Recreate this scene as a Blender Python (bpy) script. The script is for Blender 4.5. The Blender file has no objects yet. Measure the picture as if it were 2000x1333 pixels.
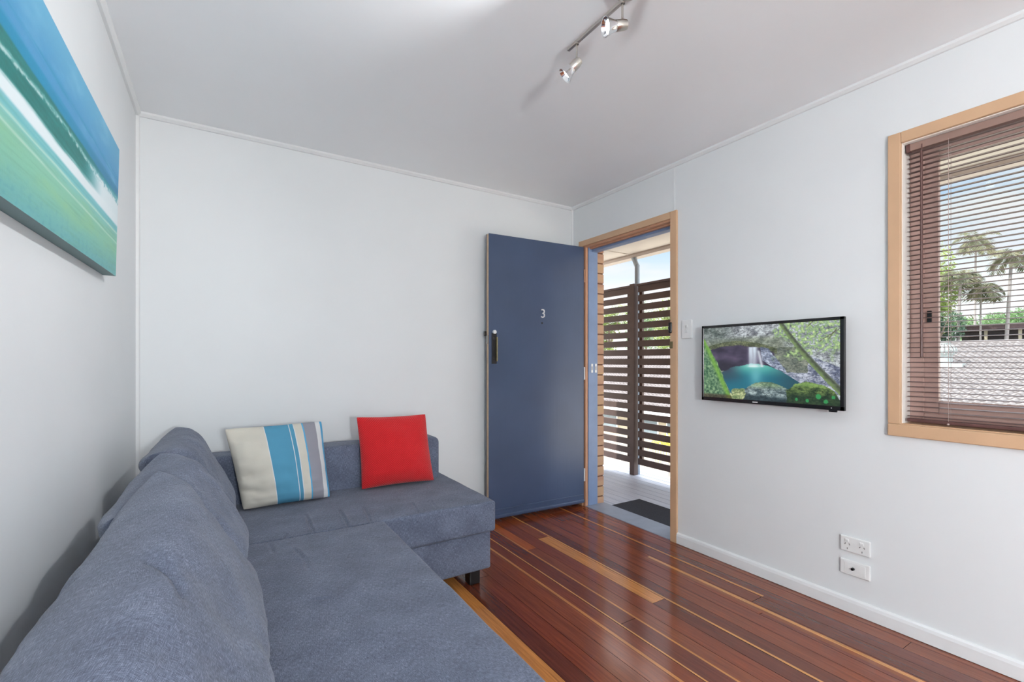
import bpy, bmesh, math, random
from mathutils import Vector, Matrix, noise as mnoise
random.seed(7)
SC = bpy.context.scene
COL = SC.collection
D = bpy.data

# ------------------------------------------------------------------ camera constants (metres; photograph 2000 x 1333)
FPX, CX, CY, EYE = 911.0, 1000.0, 705.0, 1.15
TH = math.atan2(568, 911)
FW = Vector((math.sin(TH), math.cos(TH), 0)); RT = Vector((math.cos(TH), -math.sin(TH), 0))
def ray(px, py):
    return FW + RT * ((px - CX) / FPX) + Vector((0, 0, -(py - CY) / FPX))
def at(px, py, depth):
    return Vector((0, 0, EYE)) + ray(px, py) * depth
def on(px, py, axis, v):
    d = ray(px, py); o = Vector((0, 0, EYE))
    return o + d * ((v - o[axis]) / d[axis])

LW, RW, BW, FWY, CZ = -0.362, 2.442, 2.983, -2.6, 2.40     # left wall, right wall, back wall, wall behind the camera, ceiling

# ------------------------------------------------------------------ node helpers
def s2l(c):
    return tuple((x / 12.92 if x <= 0.04045 else ((x + 0.055) / 1.055) ** 2.4) for x in c)
def rgb(r, g, b):
    return s2l((r / 255, g / 255, b / 255)) + (1.0,)

class Mat:
    def __init__(s, name, base=(.8, .8, .8, 1), rough=.5, metal=0.0, **kw):
        s.m = D.materials.new(name); s.m.use_nodes = True
        s.nt = s.m.node_tree; s.n = s.nt.nodes; s.l = s.nt.links
        s.b = s.n['Principled BSDF']
        s.b.inputs['Base Color'].default_value = base
        s.b.inputs['Roughness'].default_value = rough
        s.b.inputs['Metallic'].default_value = metal
        for k, v in kw.items(): s.b.inputs[k.replace('_', ' ')].default_value = v
    def node(s, t, **kw):
        n = s.n.new(t)
        for k, v in kw.items(): setattr(n, k, v)
        return n
    def coord(s, out='Object', scale=(1, 1, 1), rot=(0, 0, 0)):
        t = s.node('ShaderNodeTexCoord'); mp = s.node('ShaderNodeMapping')
        mp.inputs['Scale'].default_value = scale; mp.inputs['Rotation'].default_value = rot
        s.l.new(t.outputs[out], mp.inputs['Vector']); return mp.outputs[0]
    def noise(s, vec, scale=5, detail=3, rough=.5):
        n = s.node('ShaderNodeTexNoise'); n.inputs['Scale'].default_value = scale
        n.inputs['Detail'].default_value = detail; n.inputs['Roughness'].default_value = rough
        if vec is not None: s.l.new(vec, n.inputs['Vector'])
        return n.outputs['Fac']
    def ramp(s, fac, stops, interp='LINEAR'):
        r = s.node('ShaderNodeValToRGB'); cr = r.color_ramp; cr.interpolation = interp
        while len(cr.elements) < len(stops): cr.elements.new(.5)
        for e, (p, c) in zip(cr.elements, stops): e.position = p; e.color = c
        s.l.new(fac, r.inputs['Fac']); return r.outputs['Color']
    def math(s, op, a, b=None):
        n = s.node('ShaderNodeMath', operation=op)
        for i, v in enumerate((a, b)):
            if v is None: continue
            if isinstance(v, (int, float)): n.inputs[i].default_value = v
            else: s.l.new(v, n.inputs[i])
        return n.outputs[0]
    def mix(s, fac, a, b, mode='MIX'):
        n = s.node('ShaderNodeMix', data_type='RGBA', blend_type=mode)
        for i, v in ((0, fac), (6, a), (7, b)):
            if isinstance(v, (int, float)): n.inputs[i].default_value = v
            elif isinstance(v, tuple): n.inputs[i].default_value = v
            else: s.l.new(v, n.inputs[i])
        return n.outputs[2]
    def color(s, sock): s.l.new(sock, s.b.inputs['Base Color']); return s
    def bump(s, h, strength=.2, dist=.01):
        b = s.node('ShaderNodeBump'); b.inputs['Strength'].default_value = strength; b.inputs['Distance'].default_value = dist
        s.l.new(h, b.inputs['Height']); s.l.new(b.outputs[0], s.b.inputs['Normal']); return s
    def attr(s, name):
        a = s.node('ShaderNodeAttribute'); a.attribute_name = name; return a.outputs['Color']

def plain(name, c, rough=.5, metal=0.0, var=.08, scale=12, bump=0.0, **kw):
    """a surface with a slight procedural mottling"""
    M = Mat(name, c, rough, metal, **kw)
    v = M.coord('Object'); f = M.noise(v, scale, 4)
    a = tuple(x * (1 - var) for x in c[:3]) + (1,); b = tuple(min(1, x * (1 + var)) for x in c[:3]) + (1,)
    M.color(M.ramp(f, [(.3, a), (.7, b)]))
    if bump: M.bump(f, bump, .004)
    return M.m

# ------------------------------------------------------------------ materials
m_wall = plain('wall_paint', (.775, .80, .815, 1), .55, var=.012, scale=3)
m_ceil = plain('ceiling_paint', (.90, .92, .94, 1), .5, var=.012, scale=2)
m_trimw = plain('white_gloss_trim', (.80, .815, .825, 1), .35, var=.01)
m_arch = plain('cream_tan_architrave', rgb(205, 168, 134), .38, var=.05, scale=6)
m_jamb = plain('tan_jamb', rgb(190, 142, 112), .45, var=.05)
m_reveal = plain('reveal_white', rgb(250, 246, 240), .5, var=.03)
m_black = plain('black_plastic', (.006, .006, .008, 1), .25, var=.1)
m_blackfoot = plain('black_sofa_foot', (.008, .008, .009, 1), .4, var=.1)
m_white = plain('white_plastic', (.80, .81, .81, 1), .3, var=.01)
m_nickel = Mat('brushed_nickel', (.56, .53, .49, 1), .28, 1.0).m
m_num = plain('satin_silver', (.72, .73, .75, 1), .3, metal=.3)
m_chrome = Mat('polished_steel', (.80, .80, .81, 1), .12, 1.0).m
m_bronze = plain('aged_bronze', rgb(118, 108, 78), .4, metal=.6, var=.2, scale=60)
m_dark = plain('dark_recess', (.012, .010, .010, 1), .6)
m_greymetal = plain('grey_downpipe', rgb(150, 165, 180), .4, var=.05)
m_gutter = plain('gutter_beige', rgb(170, 158, 150), .45, var=.04)
m_soffit = plain('soffit_cream', rgb(184, 176, 168), .6, var=.06, scale=2.5)
m_slat = plain('brown_screen_slat', rgb(88, 72, 68), .5, var=.12, scale=9)
m_alu = plain('brown_aluminium', rgb(188, 156, 146), .35, var=.06)
m_headrail = plain('brown_headrail', rgb(150, 122, 112), .3, var=.04)
m_blind = plain('brown_blind_slat', rgb(112, 90, 87), .3, var=.05)
m_blinddark = plain('brown_blind_rail', rgb(92, 62, 58), .35, var=.08)
m_cord = plain('blind_cord', rgb(190, 170, 165), .6)

def make_fabric():
    M = Mat('grey_linen_fabric', rough=.95)
    M.b.inputs['Sheen Weight'].default_value = .12; M.b.inputs['Sheen Roughness'].default_value = .5
    u1 = M.coord('UV', (75, 1050, 1)); u2 = M.coord('UV', (1050, 75, 1)); u3 = M.coord('UV', (1, 1, 1))
    a = M.noise(u1, 1.0, 3, .65); b = M.noise(u2, 1.0, 3, .65); c = M.noise(u3, 9, 3)
    h = M.math('ADD', M.math('MULTIPLY', a, .5), M.math('MULTIPLY', b, .5))
    h2 = M.math('ADD', h, M.math('MULTIPLY', M.math('SUBTRACT', c, .5), .14))
    M.color(M.ramp(h2, [(.36, rgb(56, 63, 80)), (.5, rgb(91, 99, 119)), (.64, rgb(140, 149, 170))]))
    M.bump(h, .35, .0015)
    return M.m
m_fab = make_fabric()

def make_red():
    M = Mat('red_knit', rgb(206, 18, 26), .85)
    M.b.inputs['Sheen Weight'].default_value = .2
    v = M.coord('UV', (1, 1, 1), (0, 0, math.radians(45)))
    w1 = M.node('ShaderNodeTexWave', bands_direction='X'); w1.inputs['Scale'].default_value = 36; w1.inputs['Distortion'].default_value = .3
    w2 = M.node('ShaderNodeTexWave', bands_direction='Y'); w2.inputs['Scale'].default_value = 36; w2.inputs['Distortion'].default_value = .3
    M.l.new(v, w1.inputs['Vector']); M.l.new(v, w2.inputs['Vector'])
    h = M.math('MULTIPLY', w1.outputs['Fac'], w2.outputs['Fac'])
    M.color(M.ramp(h, [(0, rgb(196, 12, 22)), (.4, rgb(216, 20, 28)), (1, rgb(230, 38, 44))]))
    M.bump(h, .6, .004); return M.m
m_red = make_red()

def make_stripe():
    M = Mat('striped_cotton', rough=.9)
    t = M.node('ShaderNodeTexCoord'); sp = M.node('ShaderNodeSeparateXYZ'); M.l.new(t.outputs['UV'], sp.inputs[0])
    cream = rgb(212, 208, 196); blue = rgb(84, 152, 184); wh = rgb(220, 222, 224); gr = rgb(150, 150, 160); lb = rgb(90, 170, 215)
    W = .43
    st = [(0, cream), (.352, wh), (.36, blue), (.60, wh), (.606, blue), (.645, wh), (.655, cream), (.735, lb), (.752, gr), (.885, wh), (.938, lb)]
    f = M.math('MULTIPLY', sp.outputs['X'], 1 / W)
    c = M.ramp(f, st, 'CONSTANT')
    n = M.noise(M.coord('UV', (300, 900, 1)), 1, 2)
    M.color(M.mix(.35, c, M.mix(n, (.55, .55, .55, 1), (1, 1, 1, 1)), 'MULTIPLY')); M.bump(n, .2, .001)
    return M.m
m_stripe = make_stripe()

def make_floor():
    M = Mat('polished_hardwood', rough=.42)
    M.b.inputs['Specular IOR Level'].default_value = .0; M.b.inputs['Coat Weight'].default_value = 1.0; M.b.inputs['Coat Roughness'].default_value = .15; M.b.inputs['Coat IOR'].default_value = 1.62
    col = M.attr('plank')
    v = M.coord('Object', (34, 1.6, 1)); n1 = M.noise(v, 2.2, 6, .65)
    v2 = M.coord('Object', (150, 5, 1)); n2 = M.noise(v2, 1.0, 4, .6)
    f = M.math('ADD', M.math('MULTIPLY', n1, .6), M.math('MULTIPLY', n2, .4))
    shade = M.ramp(f, [(.28, (.52, .46, .44, 1)), (.5, (1, 1, 1, 1)), (.74, (1.5, 1.5, 1.4, 1))])
    M.color(M.mix(1.0, M.mix(1.0, col, shade, 'MULTIPLY'), (.84, .66, .52, 1), 'MULTIPLY'))
    w = M.noise(M.coord('Object', (3, 1.2, 1)), 3, 2); M.bump(w, .05, .004)
    return M.m
m_floor = make_floor()

def make_door():
    M = Mat('slate_blue_door_paint', rough=.36)
    v = M.coord('Object', (26, 26, 1.2)); n = M.noise(v, 2.2, 6, .6); k = M.noise(M.coord('Object'), 2.5, 3)
    M.b.inputs['Coat Weight'].default_value = .35; M.b.inputs['Coat Roughness'].default_value = .22; M.color(M.mix(k, rgb(50, 66, 94), rgb(66, 84, 116))); M.bump(n, .22, .004); return M.m
m_door = make_door()
m_jambblue = plain('blue_grey_jamb', rgb(120, 140, 174), .35, var=.06)
m_timber = plain('raw_timber_edge', rgb(206, 178, 146), .6, var=.08, scale=30)
m_sill = plain('grey_blue_sill', rgb(142, 152, 168), .35, var=.08, scale=14)
m_mat = plain('black_doormat', rgb(38, 42, 52), .95, var=.5, scale=160, bump=.5)

def make_deck():
    M = Mat('weathered_deck', rough=.38)
    n = M.noise(M.coord('Object', (60, 2.0, 1)), 1, 4); n2 = M.noise(M.coord('Object', (1, 1, 1)), 1.6, 3)
    c = M.ramp(n, [(.3, rgb(176, 186, 204)), (.7, rgb(206, 214, 230))]); M.color(M.mix(.3, c, M.mix(n2, (.6, .6, .62, 1), (1, 1, 1, 1)), 'MULTIPLY'))
    return M.m
m_deck = make_deck()

def make_brick():
    M = Mat('tan_brick', rough=.85)
    n = M.noise(M.coord('Object', (1, 1, 12.2)), 1.2, 2); f = M.noise(M.coord('Object'), 70, 4)
    c = M.ramp(n, [(.3, rgb(178, 138, 116)), (.55, rgb(192, 156, 128)), (.75, rgb(190, 160, 120))])
    M.color(M.mix(.25, c, M.mix(f, (.6, .6, .6, 1), (1, 1, 1, 1)), 'MULTIPLY')); M.bump(f, .3, .003); return M.m
m_brick = make_brick()
m_mortar = plain('brown_mortar', rgb(108, 74, 56), .9, var=.15, scale=50)

def make_tile():
    M = Mat('pale_concrete_roof_tile', rough=.8)
    n = M.noise(M.coord('Object'), 1.3, 5); n2 = M.noise(M.coord('Object'), 14, 3)
    f = M.math('ADD', M.math('MULTIPLY', n, .5), M.math('MULTIPLY', n2, .5))
    M.color(M.ramp(f, [(.3, rgb(104, 98, 97)), (.7, rgb(132, 126, 125))])); return M.m
m_tile = make_tile()
m_cream = plain('cream_render', rgb(184, 174, 154), .8, var=.05, scale=2)
m_winglass = plain('far_window_glass', rgb(120, 134, 142), .1, var=.1)
m_ventw = plain('weathered_white_metal', rgb(168, 176, 174), .5, var=.05)
m_darkwall = plain('dark_brown_wall', rgb(70, 62, 64), .8, var=.2, scale=3)
m_darkroof = plain('dark_roof', rgb(92, 74, 76), .8, var=.1)
m_paling = plain('white_paling', rgb(170, 166, 158), .7, var=.04)
m_ground = plain('pale_bounce_ground', rgb(196, 190, 176), .9, var=.1, scale=1)  # pale tone chosen to bounce sunlight up onto the eaves

def leafmat(name, a, b, c):
    M = Mat(name, rough=.6)
    n = M.noise(M.coord('Object'), 1.6, 6, .7)
    M.color(M.ramp(n, [(.32, a), (.5, b), (.68, c)]))
    M.b.inputs['Transmission Weight'].default_value = 0
    tr = M.node('ShaderNodeBsdfTranslucent'); M.l.new(M.b.inputs['Base Color'].links[0].from_socket, tr.inputs['Color'])
    mx = M.node('ShaderNodeMixShader'); mx.inputs[0].default_value = .35
    M.l.new(M.b.outputs[0], mx.inputs[1]); M.l.new(tr.outputs[0], mx.inputs[2])
    M.l.new(mx.outputs[0], M.n['Material Output'].inputs['Surface']); return M.m
m_leafy = leafmat('bright_leaf', rgb(84, 110, 50), rgb(132, 152, 76), rgb(178, 184, 116))
m_leafg = leafmat('green_leaf', rgb(54, 86, 52), rgb(92, 126, 76), rgb(136, 160, 106))
m_leafd = leafmat('deep_leaf', rgb(48, 72, 56), rgb(82, 110, 88), rgb(136, 152, 128))
m_leafo = leafmat('yellow_leaf', rgb(190, 170, 40), rgb(232, 214, 70), rgb(246, 236, 120))
m_frond = leafmat('palm_frond_leaf', rgb(78, 84, 62), rgb(112, 114, 84), rgb(150, 138, 112))
m_trunk = plain('palm_trunk_bark', rgb(150, 144, 142), .9, var=.12, scale=8)
m_bark = plain('tree_bark', rgb(120, 104, 90), .9, var=.2, scale=10)

def make_glass():
    m = D.materials.new('window_glass'); m.use_nodes = True; nt = m.node_tree; nt.nodes.clear()
    o = nt.nodes.new('ShaderNodeOutputMaterial'); g = nt.nodes.new('ShaderNodeBsdfGlossy'); t = nt.nodes.new('ShaderNodeBsdfTransparent')
    g.inputs['Roughness'].default_value = .0; t.inputs['Color'].default_value = (.95, .97, .97, 1)
    f = nt.nodes.new('ShaderNodeFresnel'); f.inputs['IOR'].default_value = 1.3; x = nt.nodes.new('ShaderNodeMixShader')
    nt.links.new(f.outputs[0], x.inputs[0]); nt.links.new(t.outputs[0], x.inputs[1]); nt.links.new(g.outputs[0], x.inputs[2]); nt.links.new(x.outputs[0], o.inputs[0])
    return m
m_glass = make_glass()
def emis(name, c, s):
    m = D.materials.new(name); m.use_nodes = True; nt = m.node_tree; nt.nodes.clear()
    o = nt.nodes.new('ShaderNodeOutputMaterial'); e = nt.nodes.new('ShaderNodeEmission'); e.inputs[0].default_value = c; e.inputs[1].default_value = s
    nt.links.new(e.outputs[0], o.inputs[0]); return m
m_bulb = emis('lit_bulb', (1, .98, .95, 1), 5)

# ------------------------------------------------------------------ mesh helpers
class MB:
    def __init__(s): s.bm = bmesh.new()
    def box(s, x0, x1, y0, y1, z0, z1, bev=0.0, seg=2, mat=None):
        t = bmesh.new(); bmesh.ops.create_cube(t, size=1)
        for v in t.verts: v.co = Vector(((x0 + x1) / 2 + v.co.x * (x1 - x0), (y0 + y1) / 2 + v.co.y * (y1 - y0), (z0 + z1) / 2 + v.co.z * (z1 - z0)))
        if bev: bmesh.ops.bevel(t, geom=t.edges[:], offset=bev, segments=seg, affect='EDGES', profile=.5)
        return s.merge(t, mat)
    def merge(s, t, mat=None):
        if mat is not None: bmesh.ops.transform(t, matrix=mat, verts=t.verts[:])
        me = D.meshes.new('tmp'); t.to_mesh(me); t.free(); s.bm.from_mesh(me); D.meshes.remove(me); return s
    def cyl(s, p0, p1, r0, r1=None, n=20, caps=True):
        p0 = Vector(p0); p1 = Vector(p1); r1 = r0 if r1 is None else r1
        d = p1 - p0; q = d.to_track_quat('Z', 'Y').to_matrix().to_4x4()
        t = bmesh.new(); bmesh.ops.create_cone(t, cap_ends=caps, segments=n, radius1=r0, radius2=r1, depth=d.length)
        return s.merge(t, Matrix.Translation((p0 + p1) / 2) @ q)
    def lathe(s, prof, p0, axis, n=28):
        """profile [(r, h)] spun about axis through p0"""
        q = Vector(axis).normalized().to_track_quat('Z', 'Y').to_matrix().to_4x4(); M = Matrix.Translation(Vector(p0)) @ q
        t = bmesh.new(); rings = []
        for r, h in prof:
            rings.append([t.verts.new((max(r, 1e-5) * math.cos(2 * math.pi * i / n), max(r, 1e-5) * math.sin(2 * math.pi * i / n), h)) for i in range(n)])
        for a, b in zip(rings, rings[1:]):
            for i in range(n): t.faces.new((a[i], a[(i + 1) % n], b[(i + 1) % n], b[i]))
        return s.merge(t, M)
    def quad(s, *p):
        vs = [s.bm.verts.new(Vector(q)) for q in p]; s.bm.faces.new(vs); return s
    def prism(s, pts, axis, a, b):
        """extrude polygon (2-D pts in the other two axes, in order) from a to b along axis"""
        def mk(p, t):
            if axis == 0: return (t, p[0], p[1])
            if axis == 1: return (p[0], t, p[1])
            return (p[0], p[1], t)
        A = [s.bm.verts.new(mk(p, a)) for p in pts]; B = [s.bm.verts.new(mk(p, b)) for p in pts]
        s.bm.faces.new(A); s.bm.faces.new(B[::-1])
        n = len(pts)
        for i in range(n): s.bm.faces.new((A[i], B[i], B[(i + 1) % n], A[(i + 1) % n]))
        return s
    def build(s, name, mat, parent=None, smooth=False, uv=False, recalc=True):
        bm = s.bm
        if recalc: bmesh.ops.recalc_face_normals(bm, faces=bm.faces[:])
        if uv: uvbox(bm)
        me = D.meshes.new(name); bm.to_mesh(me); bm.free()
        if smooth:
            me.polygons.foreach_set('use_smooth', [True] * len(me.polygons))
        o = D.objects.new(name, me); COL.objects.link(o)
        if mat: me.materials.append(mat)
        if smooth == 'angle':
            try: me.set_sharp_from_angle(angle=math.radians(40))
            except Exception: pass
        if parent:
            o.parent = parent
            o.matrix_parent_inverse = parent.matrix_world.inverted() if False else Matrix.Translation(-parent.location) if parent.type == 'EMPTY' else Matrix.Identity(4)
        return o
def uvbox(bm):
    L = bm.loops.layers.uv.verify()
    for f in bm.faces:
        n = f.normal; a = max(range(3), key=lambda i: abs(n[i])); i, j = [(1, 2), (0, 2), (0, 1)][a]
        for lp in f.loops: lp[L].uv = (lp.vert.co[i], lp.vert.co[j])

def tag(o, label=None, cat=None, group=None, kind=None):
    if label: o['label'] = label
    if cat: o['category'] = cat
    if group: o['group'] = group
    if kind: o['kind'] = kind
    return o
def thing(name, label, cat, loc=(0, 0, 0), group=None, kind=None):
    o = D.objects.new(name, None); COL.objects.link(o); o.location = loc; o.empty_display_size = .05
    return tag(o, label, cat, group, kind)
def struct(o, label, cat): return tag(o, label, cat, None, 'structure')

def axis_coords(a, b, r, n):
    e = [a + r * (1 - math.cos(t)) for t in (0, .35, .7, 1.05, 1.35)] + [a + r]
    mid = [a + r + (b - a - 2 * r) * i / n for i in range(1, n)]
    f = [b - (x - a) for x in e][::-1]
    return e + mid + f
def rounded(x0, x1, y0, y1, z0, z1, r, n=(8, 8, 4), fn=None):
    """rounded box on a fine grid, optionally deformed by fn(co)"""
    bm = bmesh.new(); cs = [axis_coords(x0, x1, r, n[0]), axis_coords(y0, y1, r, n[1]), axis_coords(z0, z1, r, n[2])]
    lo = Vector((x0 + r, y0 + r, z0 + r)); hi = Vector((x1 - r, y1 - r, z1 - r)); cache = {}
    def V(i, j, k):
        key = (i, j, k)
        if key not in cache:
            p = Vector((cs[0][i], cs[1][j], cs[2][k])); q = Vector([min(max(p[a], lo[a]), hi[a]) for a in range(3)])
            d = p - q
            if d.length > 1e-9: p = q + d.normalized() * r
            cache[key] = bm.verts.new(fn(p) if fn else p)
        return cache[key]
    N = [len(c) - 1 for c in cs]
    for a in range(3):
        b, c = (a + 1) % 3, (a + 2) % 3
        for side in (0, N[a]):
            for i in range(N[b]):
                for j in range(N[c]):
                    q = []
                    for di, dj in ((0, 0), (1, 0), (1, 1), (0, 1)):
                        k = [0, 0, 0]; k[a] = side; k[b] = i + di; k[c] = j + dj; q.append(V(*k))
                    try: bm.faces.new(q)
                    except ValueError: pass
    m = MB(); m.bm.free(); m.bm = bm; return m

def fbm(p, s, o=3):
    return mnoise.fractal(Vector(p) * s, 1.0, 2.0, o, noise_basis='PERLIN_ORIGINAL')

def pillow(name, bl, br, tr, tl, thick, mat=None, parent=None, pinch=.07, a=2.4, av=None, b=.5, sag=.1, wr=.006, seed=0, creases=(), n=56, bend=0.0, back=1.0, ears=0.0, arc=False):
    """soft cushion stretched between four corner points (seen from the front: bottom left, bottom right, top right, top left)"""
    bl, br, tr, tl = map(Vector, (bl, br, tr, tl))
    bm = bmesh.new(); L = bm.loops.layers.uv.verify()
    nrm = ((br - bl).cross(tl - bl)).normalized()
    W = ((br - bl).length + (tr - tl).length) / 2; H = ((tl - bl).length + (tr - br).length) / 2
    def sp(i): t = -1 + 2 * i / n; return math.copysign(abs(math.sin(t * math.pi / 2)) ** .9, t)
    def pt(i, j, side):
        u, v = sp(i), sp(j)
        uu = u * (1 - pinch * (1 - v * v) * abs(u) ** 3); vv = v * (1 - pinch * (1 - u * u) * abs(v) ** 3)
        k_ = ears * (u * u * v * v) ** 4; uu *= 1 + k_; vv *= 1 + k_
        S, T = (uu + 1) / 2, (vv + 1) / 2
        p = bl * (1 - S) * (1 - T) + br * S * (1 - T) + tr * S * T + tl * (1 - S) * T
        e = max(0.0, (1 - abs(u) ** a) * (1 - abs(v) ** ((av or a) if v > 0 else a)))
        h = thick / 2 * e ** b * (1 - sag * v)
        ew = min(1, e * 6) * (1 - e) + .25 * e
        w = fbm((S * W + seed, T * H, seed * 3.1 + side), 7, 3) * wr * 2 * min(1, e * 5)
        w += fbm((S * W * 1.0 + seed, T * H * 5.0, side + 9.7), 5, 2) * wr * ew * 1.5
        for (c0, c1, wd, dp) in creases:
            if side * wd < 0: continue
            ax, ay = c0; bx, by = c1; dx, dy = bx - ax, by - ay; q = max(0, min(1, ((u - ax) * dx + (v - ay) * dy) / (dx * dx + dy * dy)))
            dd = math.hypot((u - ax - q * dx) * W / 2, (v - ay - q * dy) * H / 2)
            w -= dp * math.exp(-(dd / wd) ** 2) * min(1, 4 * q + .45, 4 * (1 - q) + .2)
        return p + nrm * (side * (h if side > 0 else h * back) + (w * side) + bend * (1 - v * v))
    grid = {}
    for side in (1, -1):
        for i in range(n + 1):
            for j in range(n + 1):
                edge = i in (0, n) or j in (0, n)
                if edge and side < 0: grid[(i, j, -1)] = grid[(i, j, 1)]; continue
                grid[(i, j, side)] = bm.verts.new(pt(i, j, side))
    UV = {}
    for side in (1, -1):
        for i in range(n + 1):
            for j in range(n + 1): UV[(i, j, side)] = [(sp(i) + 1) / 2 * W, (sp(j) + 1) / 2 * H]
        if arc:
            c = n // 2
            for k in range(n + 1):
                for ax in (0, 1):
                    for st in (1, -1):
                        acc = 0.0; q = c
                        while 0 <= q + st <= n:
                            A = grid[(q, k, side) if ax == 0 else (k, q, side)].co; q += st
                            B = grid[(q, k, side) if ax == 0 else (k, q, side)].co; acc += (A - B).length
                            UV[(q, k, side) if ax == 0 else (k, q, side)][ax] = st * acc
                    UV[(c, k, side) if ax == 0 else (k, c, side)][ax] = 0.0
    for side in (1, -1):
        for i in range(n):
            for j in range(n):
                ij = [(i, j), (i + 1, j), (i + 1, j + 1), (i, j + 1)]
                if side < 0: ij = ij[::-1]
                f = bm.faces.new([grid[(x, y, side)] for x, y in ij])
                for lp, (x, y) in zip(f.loops, ij): lp[L].uv = UV[(x, y, side)]
    m = MB(); m.bm.free(); m.bm = bm
    return m.build(name, mat, parent, smooth=True, recalc=False)

# ------------------------------------------------------------------ the room
def build_floor():
    m = bmesh.new(); colL = m.loops.layers.float_color.new('plank')
    red = [(122, 68, 50), (130, 72, 50), (112, 62, 48), (136, 78, 54), (126, 70, 52), (116, 64, 52), (142, 84, 58), (132, 74, 54)]
    pale = (206, 150, 92); pale2 = (222, 172, 112); orange = (184, 106, 52)
    def strip(x0, x1, y0, y1, c, z=0.0):
        vs = [m.verts.new(p) for p in ((x0, y0, z), (x1, y0, z), (x1, y1, z), (x0, y1, z))]; f = m.faces.new(vs)
        cc = rgb(*c)
        for lp in f.loops: lp[colL] = cc
    edges = [-.45, -.37, -.285, -.2, -.115, -.03, .055, .14, .225, .31, .395, .478, .56, .645, .728, .81, .89, .965, 1.047, 1.132, 1.216, 1.301, 1.388, 1.470, 1.569, 1.645, 1.733, 1.815, 1.90, 1.985, 2.07, 2.148, 2.232, 2.31, 2.39, 2.47]
    cut = {1.569: [(2.349, orange)], 1.733: [(2.464, (140, 76, 46)), (-.2, (196, 132, 76))], 2.07: [(2.643, red[0]), (1.2, (148, 84, 52))], .965: [(3, (214, 158, 96))],
           2.148: [(1.283, red[2])], 1.47: [(1.475, red[5])]}
    tint = {1.047: red[2], 1.132: (134, 72, 48), 1.216: (146, 82, 54), 1.301: (148, 84, 54), 1.388: red[1], 1.47: red[5], 1.645: red[1], 1.815: red[0], 1.9: red[3], 1.985: red[1],
            2.07: red[4], 2.148: red[2], 2.232: red[5], 2.31: red[3], 2.39: red[1]}
    sap = {1.388: [(1.392, 1.406, pale)], 1.47: [(1.462 + .01, 1.480, pale2)], 1.815: [(1.817, 1.829, pale2)], 1.569 + 0: [(1.567, 1.577, pale)],
           2.07: [(2.118, 2.138, pale2), (2.092, 2.118, (150, 92, 58))], 2.232: [(2.236, 2.252, pale)], 1.301: [(1.38, 1.388, (150, 92, 60))], 2.39: [(2.4, 2.408, (150, 92, 60))],
           1.9: [(1.976, 1.983, (128, 70, 44))], 1.132: [(1.146, 1.152, (120, 60, 42))]}
    for x0, x1 in zip(edges, edges[1:]):
        rnd = random.Random(int(x0 * 1000)); g = .0009
        base = tint.get(x0, rnd.choice(red)); ends = []; y = FWY - .1
        if x0 in cut:
            segs = []; last = y; cc = base
            lst = sorted([(yy, c) for yy, c in cut[x0]])
            for yy, c in lst: segs.append((last, yy, c if len(lst) < 2 and x0 in (.965,) else None)); last = yy
            if x0 == .965: segs = [(y, 3.1, (212, 156, 94))]
            elif x0 == 1.569: segs = [(y, 2.347, base), (2.349, 3.1, orange)]
            elif x0 == 1.733: segs = [(y, 1.52, base), (1.522, 2.463, (214, 158, 96)), (2.465, 3.1, (150, 86, 56))]
            elif x0 == 2.07: segs = [(y, 1.2, red[4]), (1.202, 2.642, (146, 80, 50)), (2.644, 3.1, red[1])]
            elif x0 == 2.148: segs = [(y, 1.282, red[2]), (1.284, 3.1, red[1])]
            else: segs = [(y, 1.474, red[5]), (1.476, 3.1, red[0])]
        else:
            k = rnd.uniform(-1.5, 2.2); q = rnd.uniform(.9, 1.12); segs = [(y, k - .001, base), (k + .001, 3.1, tuple(min(255, c * q) for c in base))]
        for a, b, c in segs: strip(x0 + g, x1 - g, a, b, c)
        for s0, s1, c in sap.get(x0, []):
            ya = FWY - .1; yb = 3.1
            if x0 == 2.232: ya = 1.283
            if x0 == 1.301: ya = .9
            if x0 == 2.07 : ya, yb = FWY, 1.9
            strip(s0, s1, ya, yb, c, .0003)
    # dark bed seen in the joints
    for p in [(-.5, FWY - .1, -.002, 2.5, 3.1)]:
        strip(-.5, 2.47, FWY - .1, 3.1, (26, 14, 10), -.0015)
        vs = [m.verts.new(q) for q in ((-.5, FWY - .1, -.12), (-.5, 3.1, -.12), (2.47, 3.1, -.12), (2.47, FWY - .1, -.12))]; f = m.faces.new(vs)
        for lp in f.loops: lp[colL] = (0, 0, 0, 1)
    mb = MB(); mb.bm.free(); mb.bm = m
    return struct(mb.build('floor', m_floor, recalc=False), 'polished dark red hardwood strip floor with pale sapwood boards', 'floor')
build_floor()

DO0, DO1, DOH = 1.985, 2.812, 2.055         # door opening (y, y, height)
WO0, WO1, WOB, WOT = -.75, .802, .882, 2.068  # window opening
m = MB(); m.box(LW - .3, LW, FWY - .2, BW + .2, -.12, CZ + .3); struct(m.build('wall_left', m_wall), 'white painted wall behind the grey corner sofa', 'wall')
m = MB(); m.box(LW, RW + .1, BW, BW + .2, -.12, CZ + .3); struct(m.build('wall_back', m_wall), 'white painted wall behind the open blue door', 'wall')
m = MB(); T = RW + .1
m.box(RW, T, FWY - .2, WO0, -.12, CZ + .3); m.box(RW, T, WO0, WO1, -.12, WOB); m.box(RW, T, WO0, WO1, WOT, CZ + .3)
m.box(RW, T, WO1, DO0 - .019, -.12, CZ + .3); m.box(RW, T, DO0 - .019, DO1 + .029, DOH + .001, CZ + .3); m.box(RW, T, DO1 + .029, BW, -.12, CZ + .3); m.box(RW, T, DO0 - .019, DO1 + .029, -.12, -.06)
struct(m.build('wall_right', m_wall), 'white painted wall with the doorway, television and window', 'wall')
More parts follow.
